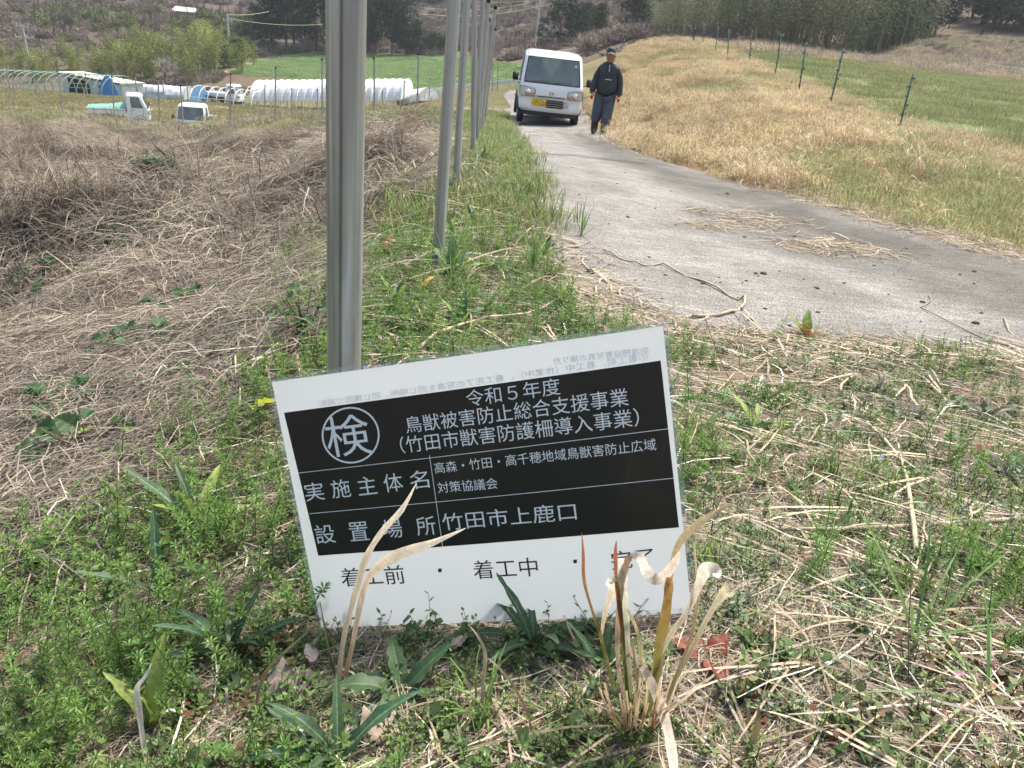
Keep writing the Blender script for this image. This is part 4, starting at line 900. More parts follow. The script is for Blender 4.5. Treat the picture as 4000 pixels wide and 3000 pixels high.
e = tunnel(setz(atY(778, 400, 73)), setz(atY(1010, 412, 73)), 4.0, 1.4, 8, 'bare pale hoops with a blue net end between silver and white tunnels', None, hoopm=M_hoopw, r_=.03, endcap=(.02, M_bluen))
e = tunnel(setz(atY(1015, 420, 77)), setz(atY(1585, 425, 75.5)), 4.4, 2.25, 21, 'long white film tunnel passing behind the big near post', M_filmw, skirt=.25, hoopm=M_hoopw, r_=.03, bulge=.035)
e = tunnel(setz(atY(985, 428, 74)), setz(atY(1520, 440, 74)), 4.0, 1.75, 20, 'row of bare pale hoops in front of the long white tunnel', None, hoopm=M_hoopw, r_=.024)
e = tunnel(setz(atY(1588, 428, 77)), setz(atY(1672, 428, 76)), 3.2, 1.15, 7, 'short bright white tunnel with a blue end right of the near post', M_filmw, r_=.02, bulge=.05)
b = MB(); o3 = atY(470, 378, 71.5); b.add([(0, 0, 0), (1.7, 0, 0), (1.3, .1, 1.0), (.65, .2, 2.0), (.1, .1, 1.3), (0, .06, 0), (1.7, .06, 0), (1.3, .16, 1.0), (.65, .26, 2.0), (.1, .16, 1.3)], [(0, 1, 2, 3, 4), (9, 8, 7, 6, 5), (0, 5, 6, 1), (1, 6, 7, 2), (2, 7, 8, 3), (3, 8, 9, 4), (4, 9, 5, 0)])
P = setz(atY(395, 378, 70)); o = b.build('blue_sheet', M_bluet); o.location = tuple(P); o.scale = (.95, 1, .95); tag(o, 'blue sheet hanging over the last green hoops before the shed', 'tarpaulin')
# small roof on the hill
P = setz(atY(725, 88, 168), .2); hut = empty('hill_hut', tuple(P), .2, 'tiny hut with pale sheet roof among the hillside orchard trees', 'hut')
b = MB(); b.box((0, 0, .9), (3.2, 2.4, 1.8)); b.build('wall', mat('hut_wall', (.25, .22, .2), .8), hut); b = MB(); b.add([(-2.1, -1.6, 1.8), (2.1, -1.6, 1.8), (2.1, 1.6, 2.5), (-2.1, 1.6, 2.5), (-2.1, -1.6, 1.9), (2.1, -1.6, 1.9), (2.1, 1.6, 2.6), (-2.1, 1.6, 2.6)], [(0, 3, 2, 1), (4, 5, 6, 7), (0, 1, 5, 4), (1, 2, 6, 5), (2, 3, 7, 6), (3, 0, 4, 7)]); b.build('roof', M_roof, hut)
# utility poles and wires
M_conc = mat('concrete_pole', (.50, .50, .49), .8); M_wire = mat('pale_wire', (.45, .50, .28), .6)
def pole(bpx, tpx, Y, label, arms=(), r_=.15):
    B, T = atY(*bpx, Y), atY(*tpx, Y); B[2] = min(B[2], gz(B[0], B[1])[0]); T[0] = B[0] + (T[0] - B[0]) ; e = empty('utility_pole', tuple(B), 0, label, 'utility pole', 'utility poles in the valley'); ax = T - B
    b = MB(); b.tube([(0, 0, -.5), ax], [r_ * 1.1, r_ * .8], 9); b.build('shaft', M_conc, e)
    for (t, w_, mt) in arms:
        b = MB(); c = ax * t; b.box(c, (w_, .12, .12)); 
        for k in np.linspace(-.45, .45, 4): b.tube([c + (k * w_, 0, .05), c + (k * w_, 0, .35)], .06, 6)
        b.build('crossarm', mt, e)
    return e, T
pole((112,215),(86,98),112,'utility pole with two pale crossarms at the left above bamboo',[(.72,2.6,M_conc),(.97,1.6,M_conc)])
pole((893,178),(888,52),118,'utility pole rising from bamboo left of the dark evergreen trees',[(.86,1.2,M_conc)],.16)
pole((2100,90),(2116,-60),150,'pale utility pole above the round dark tree behind the truck',[(.99,1.6,M_conc)],.2)
pole((2562,72),(2577,-60),140,'pale utility pole standing in the brown wood right of the person',[],.2)
def wire(a, b_, Y0, Y1, label, sag=.6, r_=.025):
    A, B = atY(*a, Y0), atY(*b_, Y1); mb = MB(); mb.tube([A * (1 - t) + B * t - np.array((0, 0, sag * 4 * t * (1 - t))) for t in np.linspace(0, 1, 13)], r_, 4); o = mb.build('power_line', M_wire); tag(o, label, 'wire', 'overhead wires')
wire((888,57),(1050,45),118,125,'upper pale wire running right from the pole left of the evergreens',.2)
wire((888,71),(1260,95),118,125,'lower pale wire running right from the pole left of the evergreens',.4)
wire((1640,53),(2116,22),150,150,'yellowish wire crossing the hillside behind the roadside posts',.9,.05)
wire((1640,28),(2116,0),150,150,'dark wire just above the yellowish wire on the hillside',.9,.03)
wire((2100,2),(1500,-40),150,150,'topmost faint wire over the hillside behind the roadside posts',.9,.03)
# guardrails
M_rail = mat('guardrail', (.66, .68, .68), .45, metal=.3)
def guardrail(pts, label, h=.78, dz=0):
    P = [setz(atY(*p), dz) for p in pts]; e = empty('guardrail', tuple(P[0]), 0, label, 'guardrail'); P = [p - P[0] for p in P]
    pr = [(0, -.17), (-.05, -.12), (-.05, -.05), (0, 0), (-.05, .05), (-.05, .12), (0, .17)]; b = MB(); n = len(P)
    q = []
    for i, p in enumerate(P):
        t = P[min(i + 1, n - 1)] - P[max(i - 1, 0)]; nx = np.array([t[1], -t[0], 0]); nx /= np.linalg.norm(nx); 
        if nx[1] > 0: nx = -nx
        for a_, z_ in pr: q.append(p + nx * (-a_) + np.array([0, 0, h - .17 + z_]))
    b.add(q, [(i * 7 + j, i * 7 + j + 1, (i + 1) * 7 + j + 1, (i + 1) * 7 + j) for i in range(n - 1) for j in range(6)]); b.build('rail', M_rail, e, True)
    for i in range(0, n):
        for t in (0, .5):
            if i == n - 1 and t: continue
            p = P[i] * (1 - t) + (P[i + 1] * t if t else 0); c = MB(); c.tube([p + (0, .12, -.1), p + (0, .12, h)], .06, 7); c.build('post', M_rail, e)
    return e
guardrail([(1460,405,84),(1600,392,82),(1720,382,80),(1830,372,79),(1930,362,78),(2050,348,77),(2180,345,76)], 'pale guardrail along the road bend before the bright green field')
guardrail([(3845,262,66),(3920,260,64),(4010,262,62),(4120,264,60)], 'pale guardrail at the right edge behind the right field', dz=-.62)

# ------------------------------------------------------------------ far vegetation
def leafcloud(b, C, R, n, size, col, jit=.25, flat=.8, dirz=0):
    C = np.asarray(C, float); u = rng.normal(size=(n, 3)); u /= np.linalg.norm(u, axis=1)[:, None]
    P = C + u * (np.asarray(R) * (rng.random(n) ** .33)[:, None]); 
    for p, uu in zip(P, u):
        a = rng.normal(size=3); a[2] *= flat; a /= np.linalg.norm(a); c = np.cross(a, rng.normal(size=3)); c /= np.linalg.norm(c) + 1e-9; s_ = size * rng.uniform(.6, 1.3)
        cc = np.asarray(col) * rng.uniform(1 - jit, 1 + jit)
        b.add([p - a * s_, p + c * s_ * .45, p + a * s_, p - c * s_ * .45], [(0, 1, 2, 3)], cc)
def evergreen(seed, col=(.036, .052, .024), n=2200, H=10, W=4.2):
    b = MB(); r = np.random.default_rng(seed); k = 26
    for i in range(k):
        t = r.random(); z = H * (.18 + .74 * t); rad = W * math.sin(min(max((z / H - .05) / .95, 0), 1) ** .75 * math.pi) ** .6 * .62; a = r.random() * 6.28
        q = r.uniform(.2, 1) * rad; leafcloud(b, (math.cos(a) * q, math.sin(a) * q, z), (1.25, 1.25, .85), n // k, .26, np.array(col) * r.uniform(.65, 1.5), .3)
    return b.mesh('crown', M_far)
def trunkmesh(H, r0=.2, seed=0, col=(.7, .7, .7)):
    b = MB(); r = np.random.default_rng(seed); b.tube([(0, 0, -.4), (.05, 0, H * .3), (r.uniform(-.3, .3), r.uniform(-.3, .3), H * .8)], [r0, r0 * .8, r0 * .25], 7)
    for i in range(4):
        a = r.random() * 6.28; z = H * (.3 + .12 * i); b.tube([(0, 0, z), (math.cos(a) * 1.3, math.sin(a) * 1.3, z + 1.4)], [r0 * .4, r0 * .1], 5)
    return b.mesh('trunk', M_bark)
M_twig = plantmat('bare_twigs', 0, .85, .2, .1, fine=.8)
def bare(seed, H=8, col=(.24, .20, .17), lv=5):
    tr = MB(); tw = MB(); r = np.random.default_rng(seed)
    def grow(p, d, L, rad, k):
        q = p + d * L; 
        if k >= 3: 
            sd = np.cross(d, r.normal(size=3)); sd /= np.linalg.norm(sd) + 1e-9; tw.ribbon([p, (p + q) / 2 + r.normal(size=3) * L * .05, q], [max(rad * 2, .035), max(rad * 1.6, .03), .02], sd, np.asarray(col) * r.uniform(.7, 1.4))
        else: tr.tube([p, (p + q) / 2 + r.normal(size=3) * L * .04, q], [rad, rad * .85, rad * .7], 5, cap=False)
        if k >= lv: return
        for i in range(3 if k < 4 else 4):
            nd = d + r.normal(size=3) * .42; nd[2] += .08; nd /= np.linalg.norm(nd); grow(p + d * L * r.uniform(.55, 1), nd, L * r.uniform(.6, .82), rad * .58, k + 1)
    grow(np.array((0, 0, -.3)), np.array((0, 0, 1.)), H * .3, .13, 0)
    return tr.mesh('trunk', M_bark), tw.mesh('crown', M_twig)
def bamboo(seed, H=7, col=(.20, .24, .065), n=1100, spread=1.3):
    lf = MB(); cu = MB(); r = np.random.default_rng(seed)
    for c in range(6):
        a = r.random() * 6.28; q = r.random() * spread; x0, y0 = math.cos(a) * q, math.sin(a) * q; h = H * r.uniform(.7, 1.05); bend = r.normal(size=2) * .16 * h
        pts = [np.array((x0 + bend[0] * t ** 2.6, y0 + bend[1] * t ** 2.6, h * (t - .10 * t ** 4) - .2)) for t in np.linspace(0, 1, 8)]
        cu.tube(pts, np.linspace(.05, .012, 8), 5, np.array((.20, .22, .09)) * r.uniform(.7, 1.3), cap=False)
        m_ = n // 6; cc = np.array(col) * r.uniform(.65, 1.3)
        for i in range(m_):
            t = r.uniform(.12, 1) ** .8; k = min(int(t * 7), 6); p = pts[k] * (1 - (t * 7 - k)) + pts[min(k + 1, 7)] * (t * 7 - k); rad = (.85 * math.sin(min(t * 1.15, 1) * math.pi * .82) + .16) * H / 7
            o_ = r.normal(size=3) * rad * .6; o_[2] *= .6; d = np.array((o_[0], o_[1], -.35 * rad)) + r.normal(size=3) * .25; d /= np.linalg.norm(d) + 1e-9; s_ = r.uniform(.11, .22); sd = np.cross(d, r.normal(size=3)); sd /= np.linalg.norm(sd) + 1e-9
            P_ = p + o_; lf.add([P_ - d * s_, P_ + sd * s_ * .28, P_ + d * s_, P_ - sd * s_ * .28], [(0, 1, 2, 3)], cc * r.uniform(.6, 1.45))
    return cu.mesh('culm', plantmat_c), lf.mesh('foliage', M_far)
plantmat_c = plantmat('bamboo_culm', 0, .6, .15, .3, fine=1)
def shrub(seed, col=(.23, .185, .15), R=1.3, n=420, green=0.0):
    b = MB(); r = np.random.default_rng(seed)
    for i in range(n):
        d = r.normal(size=3); d[2] = abs(d[2]) * .9 + .15; d /= np.linalg.norm(d); L = R * r.uniform(.5, 1.1); p0 = np.array((r.normal() * R * .35, r.normal() * R * .35, 0)); sd = np.cross(d, r.normal(size=3)); sd /= np.linalg.norm(sd) + 1e-9
        c = np.asarray(col) * r.uniform(.6, 1.5)
        if r.random() < green: c = np.array((.10, .13, .05)) * r.uniform(.6, 1.3)
        b.ribbon([p0 + d * L * .25, p0 + d * L * .65 + r.normal(size=3) * .08, p0 + d * L + r.normal(size=3) * .14 - np.array((0, 0, .1))], [.03, .045, .015], sd, c)
        if i % 2: 
            p = p0 + d * L * r.uniform(.5, 1); s_ = r.uniform(.06, .13); a = r.normal(size=3); a /= np.linalg.norm(a); c2 = np.cross(a, d); b.add([p - a * s_, p + c2 * s_ * .6, p + a * s_, p - c2 * s_ * .6], [(0, 1, 2, 3)], c * 1.1)
    return b.mesh('shrub', M_twig)
EV = [evergreen(s_) for s_ in range(3)]; EVL = [evergreen(10 + s_, (.06, .085, .035), 1800, 6, 3.4) for s_ in range(2)]; TK = [trunkmesh(8, .2, s_) for s_ in range(2)]
BR = [bare(s_, 8, lv=5) for s_ in range(4)]; BRP = [bare(20 + s_, 7, (.36, .33, .29), 5) for s_ in range(2)]
BB = [bamboo(s_, 7, (.245, .275, .09)) for s_ in range(4)]; BD = [bamboo(30 + s_, 9, (.22, .24, .135), 1300, 1.6) for s_ in range(3)]
SH = [shrub(s_) for s_ in range(4)] + [shrub(9, (.27, .23, .18), 1.3), shrub(10, (.18, .17, .10), 1.1, 420, .6)]
def tree(name, crown, trunk, P, sc, label, cat, group, tname='trunk', cname='crown', sz=None):
    e = empty(name, tuple(P), rng.random() * 6.28, label, cat, group); e.scale = (sc, sc, sc * (sz or 1))
    inst(trunk, tname, e); inst(crown, cname, e); return e
LMK = [(-200,'beyond the left edge of the view'),(60,'behind the left end of the green hoops'),(170,'behind the green hoops by the crossarm pole'),(300,'behind the left half of the shed'),(430,'behind the right half of the shed'),(560,'between shed and silver tunnel'),(690,'behind the silver tunnel'),(830,'behind the blue net end'),(960,'behind the small far truck cab'),(1100,'behind the left part of the white tunnel'),(1250,'just left of the big near post'),(1400,'hidden behind the big near post'),(1560,'just right of the big near post'),(1720,'left of the roadside posts'),(1880,'behind the roadside posts'),(2020,'right of the roadside posts'),(2180,'above the white truck'),(2340,'above the person'),(2500,'above the crest of the right bank'),(2680,'behind the leftmost green posts'),(2850,'behind the sixth green post from the right'),(3000,'behind the fourth green post from the right'),(3130,'behind the third green post from the right'),(3270,'behind the second green post from the right'),(3430,'left of the far mound'),(3620,'over the left slope of the far mound'),(3820,'over the top of the far mound'),(4050,'at the right edge over the mound')]
def where(px): return min(LMK, key=lambda k: abs(k[0] - px))[1]
def place(px, py, Y): return setz(atY(px, py, Y), -.1)
# dark evergreens behind the bright field
for i, (px, Y, s_, z_) in enumerate([(965,146,.62,.9),(1010,150,.78,1),(1065,154,1.15,1.1),(1120,152,1.2,1.2),(1180,150,1.2,1.25),(1235,153,1.3,1.2),(1290,150,1.1,1.15),(1350,154,1.15,1.2),(1410,150,1.05,1.2),(1470,152,1.15,1.15),(1530,150,1.0,1.2),(1585,150,.9,1.1),(1625,152,.72,.9),(1150,160,1.2,1.25),(1320,162,1.25,1.25),(1450,163,1.25,1.25),(1560,162,1.1,1.1)]):
    tree('evergreen_tree', EV[i % 3], TK[i % 2], place(px, 215, Y), s_, ('tall ' if s_ * z_ > 1.2 else '') + 'dark evergreen behind the bright field, ' + where(px), 'tree', 'dark evergreens behind the bright field', sz=z_)
for px, Y, s_ in [(1660,150,.42),(1690,151,.50),(1722,152,.42),(915,118,.5),(872,116,.45)]:
    tree('evergreen_shrub', EVL[0], TK[0], place(px, 222, Y), s_ * 1.3, 'small dark evergreen bush ' + where(px), 'bush', 'small dark bushes')
for i, (px, Y, s_) in enumerate([(2130,132,.72),(2180,130,.92),(2235,131,.98),(2285,133,.78)]):
    tree('evergreen_tree', EV[i % 3], TK[i % 2], place(px, 190, Y), s_ * .78, 'dark rounded evergreen behind the truck, ' + ORD[i].replace('nearest', 'first') + ' from the left', 'tree', 'dark trees behind the truck')
# bamboo, left grove and right grove
for i in range(95):
    px = rng.uniform(-420, 1000); Y = rng.uniform(98, 118) + (6 if px > 800 else 0)
    h = np.interp(px, [-400, 0, 300, 480, 600, 800, 900, 1000], [.5, .48, .50, .66, .86, .84, .62, .5]) * rng.uniform(.8, 1.12)
    cu_m, lf_m = BB[i % 4]; e = tree('bamboo', lf_m, cu_m, place(px, 300, Y), h * 1.05, ('front' if Y < 105 else 'back') + ' yellow-green bamboo ' + where(px), 'bamboo', 'yellow-green bamboo grove at the left', 'culm', 'foliage')
for i in range(105):
    px = rng.uniform(2560, 3620); Y = rng.uniform(97, 122); h = np.interp(px, [2560, 2700, 2900, 3100, 3600], [.6, .85, 1.15, 1.3, 1.1]) * rng.uniform(.8, 1.15)
    cu_m, lf_m = BD[i % 3]; e = tree('bamboo', lf_m, cu_m, place(px, 150, Y), h, ('front' if Y < 106 else 'back') + ' dull green bamboo ' + where(px), 'bamboo', 'dull green bamboo grove at the right', 'culm', 'foliage')
for i in range(26):
    px = rng.uniform(3450, 4250); Y = rng.uniform(104, 135); tree('evergreen_tree', EV[i % 3], TK[i % 2], place(px, 120, Y), rng.uniform(.95, 1.35), 'dark evergreen in the upper right wood, ' + where(px), 'tree', 'dark wood at the upper right')
for i in range(16):
    px = rng.uniform(2280, 2900); Y = rng.uniform(118, 150); tree('evergreen_tree', EV[i % 3], TK[i % 2], place(px, 60, Y), rng.uniform(.5, .8), 'dark evergreen in the brown wood, ' + where(px), 'tree', 'evergreens in the brown wood')
# bare trees
for i in range(150):
    px = rng.uniform(1600, 2750) if i < 105 else rng.uniform(-300, 1000); Y = rng.uniform(150, 235) if i < 105 else rng.uniform(140, 210)
    t_, c_m = BR[i % 4]; tree('bare_tree', c_m, t_, place(px, 50, Y), rng.uniform(.55, .95), ('upper ' if Y > 190 else 'lower ') + 'leafless brown tree on the far slope, ' + where(px), 'tree', 'leafless trees on the middle slope' if i < 105 else 'leafless trees on the left hillside')
for px, Y, s_, py, l in [(640,99,.62,262,'pale leafless tree standing before the bamboo right of centre grove'),(585,103,.5,262,'smaller pale leafless tree before the bamboo'),(680,97,.42,258,'slender pale leafless tree at the right end of the bamboo'),(2150,126,.72,180,'pale leafless tree in front of the dark round tree')]:
    t_, c_m = BRP[0 if s_ > .6 else 1]; tree('bare_tree', c_m, t_, place(px, py, Y), s_ * 1.25, l, 'tree', None)
# orchard on the left hill
for i in range(48):
    row = i % 3; px = rng.uniform(60, 980); Y = 152 + row * 9 + rng.uniform(-2, 2); ol = evergreen(60, (.14, .17, .06), 700, 3.6, 2.6) if i == 0 else ol
    tree('orchard_tree', ol, TK[0], place(px, 100, Y), rng.uniform(.7, 1.0) * .8, 'olive green orchard tree in the ' + ('front', 'middle', 'back')[row] + ' row, ' + where(px), 'tree', 'orchard trees on the left hillside')
# scrub covering the slopes (one mass)
def scat_px(n, x0, x1, Y0, Y1, poly=None, notpoly=(), s0=.8, s1=1.4, dens='area'):
    out = []; X = []; 
    u = rng.random(n * 6); Y = np.sqrt(Y0 ** 2 + (Y1 ** 2 - Y0 ** 2) * rng.random(n * 6)) if dens == 'area' else np.exp(np.log(Y0) + (np.log(Y1) - np.log(Y0)) * rng.random(n * 6))
    ta = np.linspace(0, 1, 2); k0 = (x0 - 2000) / 3150 * 1.02; k1 = (x1 - 2000) / 3150 * 1.02
    XX = (k0 + (k1 - k0) * u) * Y * .97; Z = gz(XX, Y); P = np.stack([XX, Y, Z], -1); q = proj(P); ok = np.ones(len(P), bool)
    if poly is not None: ok &= inpoly(q, poly)
    for p in notpoly: ok &= ~inpoly(q, p)
    return P[ok][:n]
P = np.concatenate([scat_px(3200, -900, 2900, 122, 260), scat_px(260, 500, 1800, 84, 90, [(760,345),(900,345),(1270,352),(1750,370),(1750,400),(1300,385),(900,370),(560,350)]), scat_px(300, 300, 800, 96, 104, None, (GFIELD,)), scat_px(420, 2150, 2700, 84, 125)])
q = proj(P); fieldzone = inpoly(q, GFIELD) | inpoly(q, [(900, 235), (1240, 195), (2010, 245), (2130, 330), (900, 290)]) & (P[:, 1] < 152) & (P[:, 1] > 96) & (P[:, 0] > -52) & (P[:, 0] < 6)
P = P[~fieldzone]
scatter('scrub', P, np.stack([np.zeros(len(P)), np.zeros(len(P)), rng.random(len(P)) * 6.28], -1), rng.uniform(.7, 1.5, len(P)) * np.where(P[:, 1] < 98, .2, np.where((P[:, 1] < 105) & (P[:, 0] < 0), .5, 1)), SH, 'brown leafless scrub covering the far slopes', 'scrub')
P = scat_px(450, 1480, 2900, 225, 330); scatter('conifer_forest', P, np.stack([np.zeros(len(P)), np.zeros(len(P)), rng.random(len(P)) * 6.28], -1), rng.uniform(.8, 1.3, len(P)), [EV[0], EV[1]], 'dark conifer forest on the distant ridge', 'forest')
P = scat_px(500, -1500, 1480, 235, 360); scatter('conifer_forest', P, np.stack([np.zeros(len(P)), np.zeros(len(P)), rng.random(len(P)) * 6.28], -1), rng.uniform(.8, 1.3, len(P)), [EV[0], EV[2]], 'dark forest above the left hillside', 'forest')
P = scat_px(350, 2700, 5200, 130, 300); scatter('broadleaf_forest', P, np.stack([np.zeros(len(P)), np.zeros(len(P)), rng.random(len(P)) * 6.28], -1), rng.uniform(.8, 1.3, len(P)), [EV[0], EV[1], EV[2]], 'dark woodland on the right hill behind the bamboo', 'forest')
P = scat_px(260, 3250, 4500, 64, 100); scatter('mound_scrub', P, np.stack([np.zeros(len(P)), np.zeros(len(P)), rng.random(len(P)) * 6.28], -1), rng.uniform(.15, .35, len(P)), SH, 'low brown scrub on the mound behind the right field', 'scrub')

def scat_poly(n, poly, wide=1.0):
    """n points on the ground inside a patch marked out in the photograph"""
    xs = [a for a, _ in poly]; ys = [b_ for _, b_ in poly]; out = []
    tries = 0
    while len(out) < n and tries < n * 12:
        tries += 1; x, y = rng.uniform(min(xs), max(xs)), rng.uniform(min(ys), max(ys))
        if inpoly(np.array([[x, y]]), poly)[0]: out.append(hit(x, y))
    return np.array(out)

# ------------------------------------------------------------------ near vegetation: plant kinds
TAN = [(.44, .36, .25), (.36, .285, .195), (.28, .215, .15), (.52, .45, .34), (.19, .145, .105), (.60, .54, .44), (.30, .25, .19)]
GRY = [(.31, .27, .215), (.26, .222, .178), (.205, .17, .135), (.42, .37, .295), (.145, .118, .094), (.36, .30, .21)]
def straw(seed, n=60, R=.10, L=(.02, .16), w=(.0006, .0021), h=.02, pal=TAN, curl=.3, arch=.0):
    b = MB(); r = np.random.default_rng(seed)
    for i in range(n):
        a = r.random() * 6.28; q = math.sqrt(r.random()) * R; p = np.array((math.cos(a) * q, math.sin(a) * q, r.random() ** 1.5 * h)); t = r.random() * 6.28; Ln = r.uniform(*L); k = 5; P = []; tt = t; d = r.normal() * curl
        rise = r.normal() * .18
        for j in range(k):
            f = j / (k - 1); P.append(p.copy() + (0, 0, arch * math.sin(f * math.pi) * Ln * r.uniform(.7, 1.2) * (1 if i % 3 else .3))); p = p + np.array((math.cos(tt), math.sin(tt), rise * (.5 - f))) * Ln / (k - 1); p[2] = max(p[2], -.002); tt += d / k + r.normal() * .12
        P = np.array(P); W = r.uniform(*w) * np.array((.7, 1, 1, .9, .4)); sd = np.array((-math.sin(t), math.cos(t), r.normal() * .4)); sd /= np.linalg.norm(sd)
        c = np.array(pal[r.integers(len(pal))]) * r.uniform(.75, 1.2); b.ribbon(P, W, sd, c, c * r.uniform(.8, 1.15))
    return b.mesh('straw', M_straw)
def cleaver(seed, H=.10, g=(.165, .265, .07)):
    b = MB(); r = np.random.default_rng(seed); lean = r.normal(size=2) * .25; nW = r.integers(6, 9); st = []
    for k in range(nW + 1): t = k / nW; st.append(np.array((lean[0] * t ** 1.5 * H, lean[1] * t ** 1.5 * H, H * t)))
    b.tube(st, np.linspace(.0009, .0005, len(st)), 3, np.array(g) * .9, cap=False)
    for k in range(1, nW + 1):
        t = k / nW; p = st[k]; nl = r.integers(6, 8); L = (.0135 * (1 - .45 * abs(t - .55) * 1.6)) * r.uniform(.9, 1.15); a0 = r.random() * 6.28; up = .25 + .55 * (t > .85) + r.normal() * .1
        if t > .95: L *= .8; up = 1.2
        for i in range(nl):
            a = a0 + 6.283 * i / nl; d = np.array((math.cos(a), math.sin(a), up)); d /= np.linalg.norm(d); s_ = np.array((-math.sin(a), math.cos(a), 0)); w_ = L * .13
            c = np.array(g) * r.uniform(.75, 1.3) * (.65 + .5 * t); q = p + d * L * .55
            b.add([p, q - s_ * w_ + (0, 0, .0006), p + d * L - (0, 0, L * .12), q + s_ * w_ + (0, 0, .0006)], [(0, 1, 2, 3)], [c * .85, c, c * 1.15, c])
    return b.mesh('cleaver', M_leaf)
def leafweed(seed, n=40, R=.05, H=.045, g=(.13, .215, .06), s0=.005, round_=.42, pal=None):
    b = MB(); r = np.random.default_rng(seed)
    for st in range(7):
        a = r.random() * 6.28; q = r.random() * R * .6; p0 = np.array((math.cos(a) * q, math.sin(a) * q, 0)); d = np.array((r.normal() * .5, r.normal() * .5, 1.)); d /= np.linalg.norm(d); h = H * r.uniform(.5, 1.2)
        b.tube([p0, p0 + d * h * .5, p0 + d * h], [.0008, .0006, .0004], 3, np.array(g) * (.9, .8, .8), cap=False)
        for k in range(n // 7):
            t = (k + 1) / (n // 7); p = p0 + d * h * t; az = k * 2.4 + r.normal() * .3; o = np.array((math.cos(az), math.sin(az), r.uniform(.05, .9))); o /= np.linalg.norm(o); s_ = np.cross(o, (0, 0, 1.)); s_ /= np.linalg.norm(s_); L = s0 * r.uniform(.7, 1.4); w_ = L * round_
            c = np.array(pal[r.integers(len(pal))] if pal else g) * r.uniform(.7, 1.3)
            b.add([p, p + o * L * .45 - s_ * w_, p + o * L * 1.0 - s_ * w_ * .4, p + o * L * 1.25, p + o * L * 1.0 + s_ * w_ * .4, p + o * L * .45 + s_ * w_], [(0, 1, 2, 3), (0, 3, 4, 5)], c)
    return b.mesh('leafy_weed', M_leaf)
def tuft(seed, n=24, H=.12, w=.0026, g=(.18, .28, .07), R=.02, droop=.6, tip=None, mat_=None, lay=.35):
    b = MB(); r = np.random.default_rng(seed)
    for i in range(n):
        a = r.random() * 6.28; q = r.random() * R; p = np.array((math.cos(r.random() * 6.28) * q, math.sin(r.random() * 6.28) * q, -.004)); Ln = H * r.uniform(.55, 1.25); el = 1.57 - abs(r.normal()) * lay - .05; P = [p]; k = 6; dr = r.uniform(.2, 1) * droop
        for j in range(k - 1):
            P.append(P[-1] + np.array((math.cos(a) * math.cos(el), math.sin(a) * math.cos(el), math.sin(el))) * Ln / (k - 1)); el -= dr * (.3 + j * .35)
            a += r.normal() * .06
        W = w * r.uniform(.7, 1.3) * np.array((.7, 1, 1, .85, .6, .12)); sd = np.array((-math.sin(a), math.cos(a), 0)); c = np.array(g) * r.uniform(.7, 1.3); b.ribbon(P, W, sd, c * .8, np.array(tip) * r.uniform(.8, 1.2) if tip is not None else c * 1.15)
    return b.mesh('grass_tuft', mat_ or M_leaf)
def meadow(seed, n=200, R=.35, H=.12, w=.004, g=(.10, .16, .04), droop=.4, tip=None, mat_=None, lay=.4, pal=None):
    b = MB(); r = np.random.default_rng(seed)
    for i in range(n):
        a = r.random() * 6.28; q = math.sqrt(r.random()) * R; aa = r.random() * 6.28; p = np.array((math.cos(aa) * q, math.sin(aa) * q, -.01)); Ln = H * r.uniform(.4, 1.3); el = 1.57 - abs(r.normal()) * lay; P = [p]; k = 5; dr = r.uniform(.1, 1) * droop
        for j in range(k - 1): P.append(P[-1] + np.array((math.cos(a) * math.cos(el), math.sin(a) * math.cos(el), math.sin(el))) * Ln / (k - 1)); el -= dr * (.4 + j * .45)
        sd = np.array((-math.sin(a), math.cos(a), 0)); c = np.array(pal[r.integers(len(pal))] if pal else g) * r.uniform(.7, 1.3); b.ribbon(P, w * r.uniform(.6, 1.3) * np.array((.8, 1, 1, .8, .3)), sd, c * .85, np.array(tip) * r.uniform(.8, 1.15) if tip is not None and r.random() < .7 else c * 1.1)
    return b.mesh('grass_patch', mat_ or M_leaf)
def lying(P):     # tilt instances to the ground slope
    e = .05 + .01 * P[:, 1]; zx = (gz(P[:, 0] + e, P[:, 1]) - gz(P[:, 0] - e, P[:, 1])) / (2 * e); zy = (gz(P[:, 0], P[:, 1] + e) - gz(P[:, 0], P[:, 1] - e)) / (2 * e)
    yaw = rng.random(len(P)) * 6.28; out = np.empty((len(P), 3))
    for i in range(len(P)):
        n_ = Vector((-zx[i], -zy[i], 1)).normalized(); q = Vector((0, 0, 1)).rotation_difference(n_); out[i] = (q.to_matrix() @ Matrix.Rotation(yaw[i], 3, 'Z')).to_euler()
    return out
def upright(P, tilt=.12): return np.stack([rng.normal(size=len(P)) * tilt, rng.normal(size=len(P)) * tilt, rng.random(len(P)) * 6.28], -1)
def near_pts(n, r0, r1, az=(-72, 72)):
    n = int(n * (az[1] - az[0]) / (92 if az[0] == -72 else az[1] - az[0]))
    """log-polar scatter round the camera foot, thinning with distance like the plants one can make out"""
    a = np.radians(rng.uniform(az[0], az[1], n)); r = np.exp(rng.uniform(math.log(r0), math.log(r1), n)); X, Y = np.sin(a) * r, np.cos(a) * r - .2
    return np.stack([X, Y, gz(X, Y)], -1)
def in_(P, poly, jit=18):
    q = proj(P) + rng.normal(size=(len(P), 2)) * jit; return inpoly(q, poly)
def patchy(P, f, o, lo, hi, rot=0):
    v = fbm(P[:, 0] * f + o, P[:, 1] * f + o * 1.7, 3); return rng.random(len(P)) < np.clip((v - lo) / (hi - lo), 0, 1)
notroad = lambda P, j=10: ~in_(P, ROAD, j)
